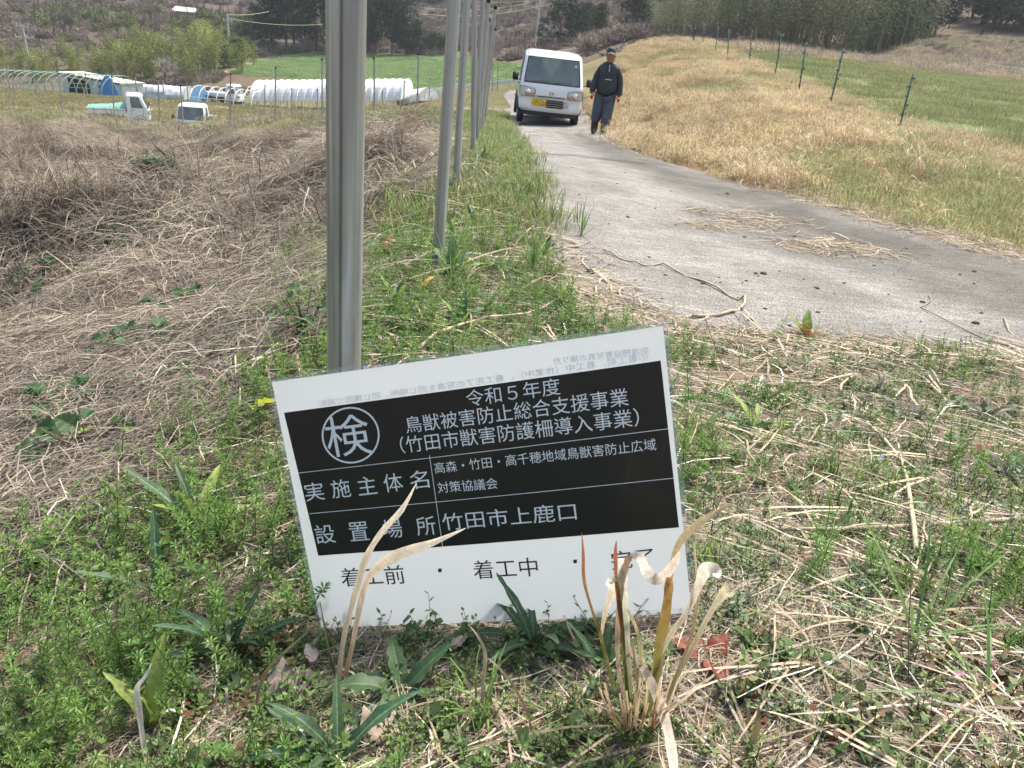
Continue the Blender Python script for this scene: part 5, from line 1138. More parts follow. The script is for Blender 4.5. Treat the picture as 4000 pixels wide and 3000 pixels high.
GL = [(-4500,2150),(0,2080),(250,2000),(430,2060),(560,1850),(760,1700),(1000,1430),(1130,1250),(1320,1200),(1320,2450),(1250,2600),(1250,6000),(-4500,6000)]   # lush green, lower left
LFT = [(-4500,1100),(0,1700),(300,1500),(700,1250),(1000,1050),(1300,950),(1300,1250),(1000,1430),(760,1700),(430,2000),(0,2300),(-4500,2300)]   # straw slope
SGN_ = np.array([SP[0], SP[1], SP[2], SP[3]])
def clear_sign(P, d=.012):      # nothing grows through the sheet
    u = (P[:, 0] - SP[3][0]) / (SP[2][0] - SP[3][0]); yl = SP[3][1] + (SP[2][1] - SP[3][1]) * u
    return ~((u > -.02) & (u < 1.02) & (np.abs(P[:, 1] - yl) < d))
def front_of_sign(P):           # strip between camera and the sheet: only low plants
    u = (P[:, 0] - SP[3][0]) / (SP[2][0] - SP[3][0]); yl = SP[3][1] + (SP[2][1] - SP[3][1]) * u
    return (u > -.05) & (u < 1.05) & (P[:, 1] < yl + .01) & (P[:, 1] > yl - .14)

ST_N = [straw(s_, 90, .09, (.012, .13), (.0006, .0019), .016) for s_ in range(5)]
ST_G = [straw(20 + s_, 80, .11, (.03, .2), (.0008, .0022), .03, GRY, .8, .12) for s_ in range(4)]
ST_B = [straw(30 + s_, 5, .09, (.09, .30), (.0018, .0048), .025, [(.56, .48, .36), (.44, .35, .24), (.64, .58, .47)], .2, .04) for s_ in range(4)]
CL = [cleaver(s_, h) for s_, h in enumerate((.07, .09, .11, .08, .06, .10))]
LW = [leafweed(s_, 42) for s_ in range(2)] + [leafweed(11, 42, .06, .05, (.14, .21, .07), .008, .35), leafweed(12, 35, .06, .03, (.12, .19, .07), .010, .6), leafweed(13, 49, .05, .06, (.19, .24, .09), .007, .25)] + [leafweed(7, 42, .05, .04, (.16, .23, .06), .0055)]
LM = [leafweed(40 + s_, 56, .05, .03, (.19, .25, .15), .0055, .22) for s_ in range(3)]
LD = [leafweed(50 + s_, 56, .06, .07, (.055, .12, .03), .014, .55) for s_ in range(3)]
RB = [leafweed(60 + s_, 21, .04, .03, (.2, .08, .04), .006, .5, [(.22, .09, .05), (.18, .13, .05), (.14, .16, .05)]) for s_ in range(2)]
TF = [tuft(s_, 22, .10, .0022) for s_ in range(4)]
TL = [tuft(10 + s_, 26, .24, .0042, (.19, .28, .075), .03, .5) for s_ in range(4)]
TD = [tuft(20 + s_, 60, .045, .0012, (.10, .22, .04), .012, .2, lay=.6) for s_ in range(2)]

# litter and straw under everything near
P = near_pts(5200, .33, 5.2); P = P[notroad(P) & clear_sign(P)]
lush = in_(P, GL, 40); keep = ~lush | (rng.random(len(P)) < .35); strip = in_(P, STRIPG, 25); keep &= ~strip | (rng.random(len(P)) < .42); P = P[keep]
r_ = np.hypot(P[:, 0], P[:, 1]); scatter('dry_litter', P + (0, 0, .002), lying(P), np.clip(.42 + r_ * .34, .5, 1.7) * rng.uniform(.7, 1.2, len(P)), ST_N, 'dry straw and dead stems littering the ground', 'straw')
P = near_pts(3600, .8, 7.5, (-72, 6)); P = P[(in_(P, LFT, 40) | in_(P, GULLY, 20)) & clear_sign(P)]
r_ = np.hypot(P[:, 0], P[:, 1]); scatter('dead_stems', P + (0, 0, .004), lying(P), np.clip(.7 + r_ * .36, .8, 2.6) * rng.uniform(.7, 1.2, len(P)), ST_G, 'matted grey-brown dead stems on the slope', 'straw')
P = near_pts(750, .36, 5); P = P[notroad(P, 30) & clear_sign(P, .05) & ~front_of_sign(P)]; r_ = np.hypot(P[:, 0], P[:, 1])
keep = ~in_(P, GL, 40) | (rng.random(len(P)) < .25); P = P[keep]; r_ = r_[keep]; scatter('dead_stalks', P + (0, 0, .004), lying(P), np.clip(.38 + r_ * .42, .5, 1.9), ST_B, 'longer pale dead stalks lying about', 'straw')
# cleavers
P = near_pts(17000, .33, 4.2); q = proj(P)
m = notroad(P, 14) & clear_sign(P, .02) & ((in_(P, GL, 45) & patchy(P, 3.1, 2.0, -.5, .0)) | (in_(P, STRIPG, 30) & patchy(P, 2.2, 5, -.3, .3)) | ((q[:, 0] > 1200) & patchy(P, 4.5, 8.0, .12, .75)))
P = P[m]; fs = front_of_sign(P); P = P[~fs | (rng.random(len(P)) < .5)]; fs = front_of_sign(P); r_ = np.hypot(P[:, 0], P[:, 1])
scatter('cleavers', P, upright(P, .22), np.where(fs, .42, rng.uniform(.55, 1.1, len(P))) * np.clip(.72 + .25 * r_, .7, 1.3), CL, 'bright green whorled cleavers growing in a soft mat', 'weeds')
# low leafy weeds
P = near_pts(7500, .33, 5.5); m = notroad(P, 12) & clear_sign(P, .015) & (((P[:, 0] > -.3) & patchy(P, 2.6, 11, -.75, -.1)) | (in_(P, STRIPG, 25) & (rng.random(len(P)) < .7)) | (in_(P, GL, 30) & (rng.random(len(P)) < .2))); m &= ~in_(P, LFT, 20) | (rng.random(len(P)) < .1); m &= (P[:, 0] < .1) | (P[:, 1] > .95) | (rng.random(len(P)) < .45); P = P[m]
r_ = np.hypot(P[:, 0], P[:, 1]); scatter('leafy_weeds', P, upright(P, .15), np.clip(.55 + .22 * r_, .5, 1.4) * rng.uniform(.7, 1.25, len(P)), LW, 'low leafy green weeds carpeting the verge', 'weeds')
P = near_pts(3000, .4, 4); m = notroad(P, 10) & clear_sign(P, .03) & (proj(P)[:, 0] > 1900) & patchy(P, 3.3, 21, -.05, .5) & ~front_of_sign(P); P = P[m]; scatter('mugwort', P, upright(P, .15), rng.uniform(.6, 1.2, len(P)), LM, 'grey-green mugwort sprouts among the straw', 'weeds')
P = near_pts(1500, .4, 3.5); m = notroad(P, 5) & clear_sign(P, .03) & patchy(P, 3.8, 31, .15, .6) & ~front_of_sign(P); P = P[m]; scatter('reddish_sprouts', P, upright(P, .15), rng.uniform(.6, 1.2, len(P)), RB, 'tiny reddish sprouts between the straw', 'weeds')
# grass by the post row and the road verge
P = near_pts(5200, .6, 9, (-45, 12)); q = proj(P); m = notroad(P, 6) & ((in_(P, STRIPG, 22) & patchy(P, 1.9, 3, -.45, .1)) | ((q[:, 0] < 1330) & (q[:, 0] > 900) & (q[:, 1] < 1300) & (q[:, 1] > 780) & patchy(P, 1.2, 14, .0, .3))); m &= np.hypot(P[:, 0] - _base[0], P[:, 1] - _base[1]) > .05; m &= (q[:, 1] < 1330) | (q[:, 0] < 1250); P = P[m]
r_ = np.hypot(P[:, 0], P[:, 1]); scatter('verge_grass', P, upright(P, .12), np.clip(.30 + .10 * r_, .3, .75) * rng.uniform(.5, 1.1, len(P)), TL + TF, 'fresh green grass growing along the row of posts', 'grass')
MV = [meadow(70 + s_, 120, .3, .10, .005, pal=[(.22, .30, .09), (.18, .26, .08), (.28, .31, .12), (.36, .33, .17)]) for s_ in range(3)]
P = scat_px(2600, 1500, 2300, 4.2, 24, STRIPG); P = np.concatenate([P, scat_px(700, 1200, 1700, 18, 27, [(1200,440),(1640,436),(1985,440),(1985,520),(1640,520),(1240,500)])]); P = P[notroad(P, 3) & ~inpoly(proj(P) + np.array([30.0, 0]), ROAD)]
scatter('verge_grass', P, upright(P, .1), rng.uniform(.7, 1.2, len(P)), MV, 'green grass strip between the posts and the road', 'grass')
P = near_pts(900, .4, 3.2, (-20, 46)); m = notroad(P, 6) & clear_sign(P, .05) & patchy(P, 3, 41, .1, .6) & ~front_of_sign(P); P = P[m]; scatter('small_grass', P, upright(P, .2), rng.uniform(.4, .9, len(P)), TF, 'thin young grass sprouting through the straw', 'grass')
# gully: matted dead grass
GM = [meadow(80 + s_, 150, .42, .26, .0050, droop=1.4, lay=1.1, mat_=M_straw, pal=GRY + [(.40, .31, .2), (.34, .30, .26)]) for s_ in range(4)]
G2 = [straw(90 + s_, 210, .45, (.08, .42), (.002, .005), .08, GRY + [(.45, .36, .24)], .6, .22) for s_ in range(4)]
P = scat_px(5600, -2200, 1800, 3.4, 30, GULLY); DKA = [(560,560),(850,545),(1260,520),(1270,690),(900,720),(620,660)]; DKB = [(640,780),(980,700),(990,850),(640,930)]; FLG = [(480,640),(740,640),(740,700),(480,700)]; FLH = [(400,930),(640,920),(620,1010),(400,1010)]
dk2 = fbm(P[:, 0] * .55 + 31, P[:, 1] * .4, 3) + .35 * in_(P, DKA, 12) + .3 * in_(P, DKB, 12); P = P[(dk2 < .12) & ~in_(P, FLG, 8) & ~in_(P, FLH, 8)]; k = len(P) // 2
sg = np.clip(1.25 - P[:, 1] * .022, .5, 1.1) * (1 + .5 * fbm(P[:, 0] * .6, P[:, 1] * .6, 2))
scatter('dead_grass_mat', P[:k], lying(P[:k]), rng.uniform(.6, 1.25, k) * sg[:k], GM, 'matted dead grass hanging over the gully banks', 'dry grass'); scatter('dead_grass_mat', P[k:], lying(P[k:]), rng.uniform(.6, 1.2, len(P) - k) * sg[k:], G2, 'fallen dead stems filling the gully', 'dry grass')
GD = [meadow(180 + s_, 190, .42, .15, .0045, droop=1.2, lay=.9, mat_=M_straw, pal=[(.13, .105, .085), (.18, .14, .11), (.10, .085, .07), (.16, .15, .08), (.24, .19, .15)]) for s_ in range(3)]  # dark palette puts the shade of hollows and bank face into the plants
GP_ = [straw(190 + s_, 260, .45, (.06, .4), (.0015, .0042), .05, [(.42, .36, .27), (.36, .30, .22), (.48, .42, .33), (.30, .25, .19)], .35, .06) for s_ in range(3)]
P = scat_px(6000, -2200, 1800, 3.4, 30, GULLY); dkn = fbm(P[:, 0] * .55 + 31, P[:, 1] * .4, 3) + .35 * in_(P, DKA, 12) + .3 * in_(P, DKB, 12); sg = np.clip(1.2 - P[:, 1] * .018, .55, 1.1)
scatter('shade_tinted_undergrowth', P[dkn > .06], lying(P[dkn > .06]), (rng.uniform(.7, 1.3, len(P)) * sg)[dkn > .06], GD, 'dark tangled undergrowth, deepened in colour as shade in the gully hollows', 'undergrowth')
scatter('pale_straw_mat', P[dkn < -.08] + (0, 0, .05), lying(P[dkn < -.08]), (rng.uniform(.7, 1.2, len(P)) * sg)[dkn < -.08], GP_, 'pale flattened straw over the gully mounds', 'straw')
P = scat_px(900, -400, 1500, 4, 26, GULLY); P = P[patchy(P, .5, 7, .1, .45)]; P = np.concatenate([P, scat_poly(120, FLG), scat_poly(90, FLH), scat_poly(260, [(560,1400),(800,1240),(1250,1010),(1290,1100),(1000,1330),(700,1550)])]); scatter('gully_weeds', P, upright(P, .1), np.clip(np.hypot(P[:, 0], P[:, 1]) * .22, .7, 2.4) * rng.uniform(.7, 1.2, len(P)), LD, 'green weeds sprouting in the gully', 'weeds')
# right bank
GOLD = [(.54, .39, .20), (.47, .34, .18), (.60, .46, .26), (.37, .27, .15), (.30, .28, .13), (.42, .36, .27)]
BG = [meadow(100 + s_, 190, .33, .17, .0042, droop=1.3, tip=(.72, .60, .38), mat_=M_straw, pal=GOLD, lay=.85) for s_ in range(4)]
BGG = [meadow(110 + s_, 170, .33, .12, .0045, droop=.5, pal=[(.25, .30, .11), (.21, .26, .10), (.32, .31, .14), (.44, .37, .2)], lay=.6) for s_ in range(3)]
P = scat_px(6600, 2200, 5800, 4.8, 60, BANKG); P = P[notroad(P, 4)]; q = proj(P)
gn = fbm(P[:, 0] * .45 + 3, P[:, 1] * .3 + 1, 3) + np.clip((q[:, 0] - 3150) / 700, -.6, .62) * np.clip((q[:, 1] - 330) / 300, 0, 1) > .16
cl_ = 1 + .75 * fbm(P[:, 0] * .9, P[:, 1] * .7, 3)
scatter('golden_grass', P[~gn], upright(P[~gn], .22), (rng.uniform(.55, 1.25, len(P)) * cl_)[~gn], BG, 'golden dead grass with pale curled tips covering the right bank', 'dry grass')
scatter('bank_grass', P[gn], upright(P[gn], .1), rng.uniform(.6, 1.2, gn.sum()), BGG, 'green grass patches on the right bank', 'grass')
TP_ = [meadow(150 + s_, 60, .2, .30, .0055, droop=1.25, tip=(.80, .68, .46), mat_=M_straw, pal=GOLD[:3], lay=.45) for s_ in range(3)]
P = scat_px(900, 2600, 4700, 5, 22, BANKG); P = P[notroad(P, 2)]; gq = fbm(P[:, 0] * .45 + 3, P[:, 1] * .3 + 1, 3) + np.clip((proj(P)[:, 0] - 3150) / 700, -.6, .62) * np.clip((proj(P)[:, 1] - 330) / 300, 0, 1) > .10; P = P[patchy(P, .7, 4, -.15, .35) & (~gq | (rng.random(len(P)) < .12))]; scatter('curled_grass', P, upright(P, .15), rng.uniform(.7, 1.2, len(P)), TP_, 'longer dead grass with curled pale tips on the right bank', 'dry grass')
# rim of gold along the field edge
P = scat_px(1300, 2700, 4600, 6, 50, [(2740,190),(2800,200),(3000,255),(3300,380),(3560,470),(3900,560),(4300,720),(4400,860),(4000,720),(3700,600),(3400,490),(3100,370),(2850,260)]); scatter('golden_grass', P, upright(P, .1), rng.uniform(.6, 1.1, len(P)), BG, 'strip of golden dead grass along the field edge', 'dry grass')
RF = [meadow(120 + s_, 260, .6, .10, .008, droop=.3, pal=[(.23, .27, .11), (.20, .24, .10), (.27, .29, .13), (.34, .31, .17)], lay=.35) for s_ in range(3)]
P = scat_px(3800, 2700, 6000, 8, 60, RFIELD); scatter('field_grass', P, upright(P, .03), rng.uniform(.8, 1.2, len(P)), RF, 'short dull green grass of the right field', 'grass')
P = scat_px(1100, 3250, 4600, 62, 100); scatter('mound_grass', P, upright(P, .1), rng.uniform(1.6, 3.2, len(P)), BG[:1] + GM[:2] + MV[:1], 'dull brown-green grass over the far mound', 'grass')
P = scat_px(1500, 2700, 4700, 35, 62, [(2760,178),(2930,176),(3300,210),(3650,250),(4100,298),(4100,330),(3650,282),(3300,240),(2930,204),(2760,200)]); scatter('verge_scrub', P, upright(P, .1), rng.uniform(.8, 2.2, len(P)), BG[:2] + GM[:2], 'dead grass on the far edge of the right field', 'dry grass')
# terrace and bright field
TFm = [meadow(130 + s_, 160, .7, .10, .014, droop=.3, pal=[(.22, .22, .09), (.18, .20, .07), (.30, .26, .14), (.36, .31, .19)], lay=.4) for s_ in range(3)]
P = scat_px(3000, -700, 1900, 27, 82, [(-700,350),(0,345),(600,380),(1100,415),(1985,430),(1985,450),(1280,500),(900,520),(600,520),(0,450),(-700,450)]); P = P[notroad(P, 2)]; scatter('terrace_grass', P, upright(P, .04), rng.uniform(.8, 1.4, len(P)), TFm, 'thin yellow-green grass of the parking terrace', 'grass')
P = scat_px(900, -300, 1750, 22, 33, [(-300,400),(57,405),(250,445),(620,500),(900,490),(1080,462),(1640,445),(1640,500),(1260,510),(900,545),(640,545),(250,500),(-300,470)]); scatter('rim_grass', P, upright(P, .1), rng.uniform(.9, 1.7, len(P)), MV + GM[:1], 'uneven green grass on the gully rim below the posts', 'grass')
FGm = [meadow(140 + s_, 170, 1.3, .22, .03, droop=.2, pal=[(.27, .36, .16), (.24, .33, .14), (.30, .38, .18)], lay=.25) for s_ in range(2)]
P = scat_px(1700, 800, 2200, 84, 152, GFIELD); scatter('barley_field', P, upright(P, .02), rng.uniform(.8, 1.1, len(P)), FGm, 'bright green young crop of the far field', 'crop')
# straw lying on the road and along its edges
for poly, n_, lab in (([(2700,830),(2900,820),(3160,885),(3000,915),(2780,885)],50,'straw scattered on the road, upper heap'),([(2720,880),(2860,895),(2840,912),(2720,895)],20,'thin straw on the road'),([(3030,950),(3250,945),(3480,985),(3520,1010),(3250,1010),(3050,975)],60,'straw scattered on the road, lower heap'),([(1985,520),(2120,510),(2130,535),(1995,540)],12,'straw at the left road edge'),([(2900,700),(3200,760),(3500,850),(3800,930),(4100,1010),(4100,1045),(3800,985),(3500,905),(3200,805),(2900,735)],420,'straw along the right road edge'),([(2180,950),(2270,970),(2310,1080),(2500,1190),(2600,1290),(2500,1320),(2330,1270),(2230,1120)],110,'straw and stems spilling over the road corner'),([(2600,1300),(3000,1320),(3500,1370),(4100,1395),(4100,1440),(3500,1410),(2900,1360)],260,'straw along the near road edge')):
    P = scat_poly(n_, poly); scatter('road_straw', P + (0, 0, .014), lying(P), rng.uniform(.6, 1.3, len(P)), [straw(200 + s_, 10, .14, (.05, .24), (.002, .006), .012) for s_ in range(3)], lab, 'straw')

# ------------------------------------------------------------------ single plants and finds, each a thing of its own
def leafmesh(L, w_, g, seed=0, droop=.5, wav=.06, tipc=None, mid=None, shape='lance', m_=None):
    r = np.random.default_rng(seed); n = 11; t = np.linspace(0, 1, n); el = .0; P = [np.zeros(3)]
    for i in range(n - 1):
        el = .35 - droop * t[i] * 1.5 + r.normal() * .05; P.append(P[-1] + np.array((math.cos(el), r.normal() * wav * .15, math.sin(el))) * L / (n - 1))
    if shape == 'lance': W = w_ * (np.sin(np.clip(t * .93 + .05, 0, 1) ** .85 * math.pi) ** .8 + .10)
    elif shape == 'blade': W = w_ * (1 - t ** 2.2) * (.6 + .4 * np.minimum(t * 6, 1)) + .0003
    else: W = w_ * np.sin(np.clip(t * 1.0, .02, .995) ** .6 * math.pi) ** .7
    W = W * (1 + r.normal(size=n) * .08); W[-1] = .0004; b = MB(); g = np.array(g); P = np.array(P); ph = r.random() * 6
    V = []; C = []; gm = g * 1.15 + .02 if mid is None else np.array(mid); gt = g * 1.1 if tipc is None else np.array(tipc)
    for i in range(n):
        for x, zf in ((-.5, .15), (-.07, .02), (0, 0), (.07, .02), (.5, .15)):
            wz = math.sin(i * 1.9 + ph + (3 if x > 0 else 0)) * W[i] * .10 * (abs(x) > .3)
            V.append(P[i] + (0, x * W[i] * (1 + .12 * math.sin(i * 2.7 + ph)), zf * W[i] + wz)); C.append(gm * (1 - .3 * t[i]) if x == 0 else (g * (1 - t[i]) + gt * t[i]) * r.uniform(.85, 1.12))
    b.add(V, [(5 * i + j, 5 * i + j + 1, 5 * i + j + 6, 5 * i + j + 5) for i in range(n - 1) for j in range(4)], C)
    return b.mesh('leaf', m_ or M_leaf2, True)
M_leaf2 = plantmat('broad_leaf', .3, .5, .2, .3, fine=220)
def rosette(P, meshes, n, el=(.2, 1.1), sc=1.0, label='', cat='plant', group=None, name='rosette_plant', az0=None, spread=6.283):
    e = empty(name, tuple(P), 0, label, cat, group); a0 = rng.random() * 6.28 if az0 is None else az0
    for i in range(n):
        a = a0 + (i * 2.399 if spread > 6 else (i / max(n - 1, 1) - .5) * spread) + rng.normal() * .12; t = i / max(n - 1, 1); tilt = el[0] + (el[1] - el[0]) * t * rng.uniform(.8, 1.1)
        inst(meshes[i % len(meshes)], 'leaf', e, (0, 0, .003), Matrix.Identity(3).to_euler() if 0 else (Matrix.Rotation(a, 3, 'Z') @ Matrix.Rotation(-tilt, 3, 'Y')).to_euler(), sc * rng.uniform(.75, 1.1))
    return e
dg_ = (.06, .115, .055)
RL = [leafmesh(.12, .0145, dg_, s_, (.25, .5, .7, .9)[s_], mid=(.26, .36, .20)) for s_ in range(4)]; RLd = [leafmesh(.10, .016, (.10, .09, .07), s_, .6, mid=(.2, .16, .14)) for s_ in range(2)]
RLb = [leafmesh(.10, .024, (.075, .14, .06), 20 + s_, (.4, .7, .9)[s_], mid=(.2, .3, .14)) for s_ in range(3)]; RLy = [leafmesh(.10, .015, (.24, .33, .08), 30 + s_, .45, mid=(.36, .45, .16)) for s_ in range(2)]
def on(px, py, dz=0): h_ = hit(px, py); h_[2] += dz; return h_
rosette(on(900, 2570), RL, 11, (-.1, 1.0), .85, 'dark green rosette of long narrow leaves, left of the sign', 'weed', 'lance-leaved rosettes')
rosette(on(2085, 2535), RL, 14, (-.15, .75), .80, 'dark green rosette of long narrow leaves touching the lower edge of the sign', 'weed', 'lance-leaved rosettes')
rosette(on(1570, 2735), RLb, 10, (-.1, .9), .72, 'broad dark green rosette in front of the sign, beside the two-bladed dry grass', 'weed', 'broad-leaved rosettes')
rosette(on(1320, 3010), RL + RLy[:1], 9, (.0, 1.0), .85, 'dark narrow-leaved rosette at the bottom edge below the two-bladed dry grass', 'weed', 'lance-leaved rosettes')
rosette(on(770, 2075), RLy + RL[:2], 9, (.1, 1.1), 1.1, 'lighter green rosette in the cleavers, upper left of the sign foot', 'weed', 'lance-leaved rosettes')
rosette(on(2345, 2640), RL[:2] + RLb[:1], 6, (.2, 1.2), .66, 'small green rosette at the foot of the big dry grass clump', 'weed', 'lance-leaved rosettes')
rosette(on(620, 2330), [RL[0]], 3, (.3, .8), 1.0, 'few drooping dark leaves among the cleavers left of the sign', 'weed', 'lance-leaved rosettes')
rosette(on(600, 2860), RLy, 4, (.7, 1.3), .9, 'yellow-green toothed upright leaves near the lower left corner', 'weed')
rosette(on(2950, 1690), RLy + RLb[:1], 9, (.0, .7), .82, 'pale green rosette right of the sign among straw', 'weed')
rosette(on(2770, 2600), [leafmesh(.05, .03, (.28, .07, .05), 70, .4, shape='oval')], 3, (.0, .5), .9, 'cluster of red leaves right of the big dry grass clump', 'weed', 'red leaves')
rosette(on(2950, 2555), [leafmesh(.04, .025, (.10, .17, .06), 71, .4, shape='oval')], 5, (.1, .6), .8, 'small toothed green leaves beside the red leaves', 'weed')
for i, (x, y, s_, l) in enumerate([(3420,1545,.95,'purple-green lance-leaved rosette nearest below the road edge'),(3640,1520,.9,'purple-green rosette right of the middle below the road edge'),(3850,1640,1.0,'purple-green rosette near the right edge, largest of the row'),(3330,1450,.75,'purple-brown rosette just below the concrete, left in the row'),(3560,1650,.9,'brown-purple rosette in the weeds, lowest of the row'),(3930,1880,1.0,'dark rosette at the right edge above the green tuft'),(3900,1420,.7,'small purple rosette at the far right corner of the road edge')]):
    rosette(on(x, y), RLd + [RL[i % 4]] + RLd, 12, (-.2, .65), s_ * 1.0, l, 'weed', 'purple-tinged rosettes by the road edge')
rosette(on(3140, 1330), [leafmesh(.11, .03, (.22, .30, .08), 80, .3, shape='lance'), leafmesh(.09, .03, (.34, .13, .05), 81, .6)], 8, (.0, 1.2), 1.0, 'dock with upright green and spread red leaves at the road edge', 'dock')
for x, y, s_, l in [(1760,960,1.0,'dock with large pale leaves at the foot of the second post'),(1500,1010,.9,'dock with reddish and green leaves left of the second post'),(1880,650,1.3,'tall bright dock beside the fourth post'),(1760,1080,1.1,'cluster of arching green blades in front of the second post'),(2120,1010,1.0,'upright weed with brown top on the road edge'),(1830,880,1.0,'large toothed leaves right of the second post'),(1550,1230,.9,'dark sprouting leaves below the orange leaf'),(1800,1290,.8,'spreading green leaves above the sign'),(1960,1230,.7,'young lance-leaved plant above the middle of the sign')]:
    rosette(on(x, y), RLy + RLb + [leafmesh(.11, .03, (.30, .16, .06), 82, .5)][: 1 if 'red' in l else 0], 8, (.2, 1.2), s_ * 1.35, l, 'weed', 'dock plants by the posts')
NL = [leafmesh(.055, .045, (.055, .12, .04), 90 + s_, .4, shape='oval', mid=(.10, .18, .07)) for s_ in range(3)]
def bush(P, n, R, H, meshes, sc, label, cat='weed'):
    e = empty('leafy_plant', tuple(P), 0, label, cat)
    for i in range(n):
        a = rng.random() * 6.28; q = R * math.sqrt(rng.random()); z = H * rng.uniform(.25, 1) * (1 - .4 * q / R); inst(meshes[i % len(meshes)], 'leaf', e, (math.cos(a) * q, math.sin(a) * q, z), (Matrix.Rotation(a + rng.normal() * .5, 3, 'Z') @ Matrix.Rotation(rng.uniform(-.3, .8), 3, 'Y') @ Matrix.Rotation(rng.normal() * .4, 3, 'X')).to_euler(), sc * rng.uniform(.6, 1.1))
    mb = MB()
    for i in range(6):
        a = rng.random() * 6.28; mb.tube([(0, 0, -.01), (math.cos(a) * R * .4, math.sin(a) * R * .4, H * .5), (math.cos(a) * R * .8, math.sin(a) * R * .8, H * .8)], .0016, 4, (.16, .14, .08))
    mb.build('stem', M_leaf2, e); return e
bush(on(1190, 1330), 26, .075, .16, NL, .9, 'broad-leaved nettle-like plant left of the nearest post')
bush(on(340, 1620), 60, .14, .09, NL, .85, 'dark green heart-leaved patch on the left slope')
bush(on(350, 1800), 22, .10, .12, NL + RLy, 1.0, 'leafy green sprouts above the grey slab, left slope')
bush(on(800, 1230), 34, .22, .12, NL, 1.1, 'dark weeds sprouting in a line on the straw slope, upper left')
bush(on(560, 1390), 40, .18, .10, NL, 1.0, 'green creeping weeds in the straw, middle left')
bush(on(200, 1160), 30, .28, .25, NL, 1.9, 'green weeds near the left edge at mid height')
# single coloured leaves and petals
def oneleaf(px, py, L, w_, col, label, cat='leaf', rz=0, tilt=.3, dz=.02, tip=None, shape='oval', name='fallen_leaf'):
    m_ = leafmesh(L, w_, col, int(px) % 97, .35, tipc=tip, shape=shape, mid=col); o = inst(m_, name, None, tuple(on(px, py, dz)), (0, -tilt, rz)); tag(o, label, cat); return o
oneleaf(985, 1690, .055, .035, (.50, .52, .04), 'bright yellow-green leaf left of the sign top', rz=.1, dz=.05, tip=(.55, .5, .05))
oneleaf(1650, 1190, .05, .022, (.70, .28, .04), 'orange withered leaf before the second post', rz=.7, tilt=.5, dz=.06, tip=(.75, .42, .1))
oneleaf(3800, 1800, .04, .025, (.42, .10, .08), 'reddish fallen leaf at the right edge', rz=.3)
oneleaf(3700, 2700, .012, .006, (.60, .25, .42), 'pink petal on the straw at lower right', 'petal', rz=-.2, name='petal')
oneleaf(1760, 2590, .022, .012, (.50, .40, .33), 'pale curled brown leaf between the rosettes', rz=.8, tilt=.1)
oneleaf(1225, 2640, .026, .014, (.46, .38, .32), 'withered tan leaf below the left corner of the sign', rz=2.1, tilt=0)
for x, y, l_ in ((695, 2865, 'tiny white petal by the yellow-green toothed leaves'), (1150, 2900, 'upper tiny white petal left of the bottom crumpled leaf'), (1180, 2935, 'lower tiny white petal left of the bottom crumpled leaf')): oneleaf(x, y, .010, .006, (.75, .72, .70), l_, 'petal', rz=x, name='petal', dz=.03)
def crumple(P, R, col, label, name='crumpled_leaf'):
    b = MB(); n = 9; V = []
    for j in range(n):
        for i in range(n): x, y = (i / 4 - 1), (j / 4 - 1); V.append((x * R, y * R * .8, R * .5 * float(vnoise(x * 2.3 + P[0] * 9, y * 2.3)) + R * .25 * float(vnoise(x * 6, y * 6 + 3)) + R * .3))
    b.add(V, [(j * n + i, j * n + i + 1, (j + 1) * n + i + 1, (j + 1) * n + i) for j in range(n - 1) for i in range(n - 1) if (abs(i - 3.5) + abs(j - 3.5)) < 6.2], col)
    o = b.build(name, M_straw, None, True); o.location = (P[0], P[1], P[2] + .008); tag(o, label, 'leaf'); return o
crumple(on(1500, 2890), .022, (.50, .38, .31), 'crumpled pinkish-brown leaf at the bottom, below the broad rosette')
crumple(on(1130, 2700), .024, (.40, .33, .27), 'crumpled grey-brown leaf left below the sign')
crumple(on(2140, 2640), .014, (.36, .30, .25), 'small crumpled brown leaf before the lower edge of the sign')
crumple(on(1550, 880), .06, (.30, .23, .17), 'clump of uprooted dead grass left of the second post', 'dead_clump')
# stones
def stone(P, R, col, label, name='stone', cat='stone', flat=.7, group=None, mesh_=None):
    if mesh_ is None:
        bm = bmesh.new(); bmesh.ops.create_icosphere(bm, subdivisions=2, radius=1)
        r = np.random.default_rng(int(abs(P[0]) * 1e4) % 9999)
        for v in bm.verts: v.co *= 1 + .22 * float(vnoise(v.co.x * 1.7 + P[0] * 7, v.co.y * 1.7 + v.co.z)) ; v.co.z *= flat
        mesh_ = bpy.data.meshes.new(name); bm.to_mesh(mesh_); bm.free(); mesh_.materials.append(mat('stone', col, .9, noise=(40, .6, tuple(c * 1.8 for c in col)), bump=(40, .8, .004)))
    o = inst(mesh_, name, None, tuple(P), (0, 0, rng.random() * 6), (R, R * rng.uniform(.7, 1), R)); tag(o, label, cat, group); return o
stone(on(2130, 2680, .004), .019, (.035, .035, .03), 'dark mossy stone in front of the sign')
stone(on(2300, 1075, .012), .030, (.06, .055, .045), 'dark stone on the road corner by the stems')
stone(on(2435, 1215, .01), .018, (.09, .09, .08), 'grey-green broken stone at the near road corner')
st_ = MB(); st_.box((0, 0, 0), (.10, .045, .008), bev=.002); sl = st_.build('slate_piece', mat('slate', (.085, .085, .09), .8, noise=(25, .5, (.14, .13, .12)), bump=(30, .6, .003))); q = on(440, 1960, .015); sl.location = tuple(q); sl.rotation_euler = (-.35, -.25, .85); sl.scale = (1.2, 1.35, 1); tag(sl, 'flat dark grey slab piece stuck in the straw at the left', 'slab')
cm = None
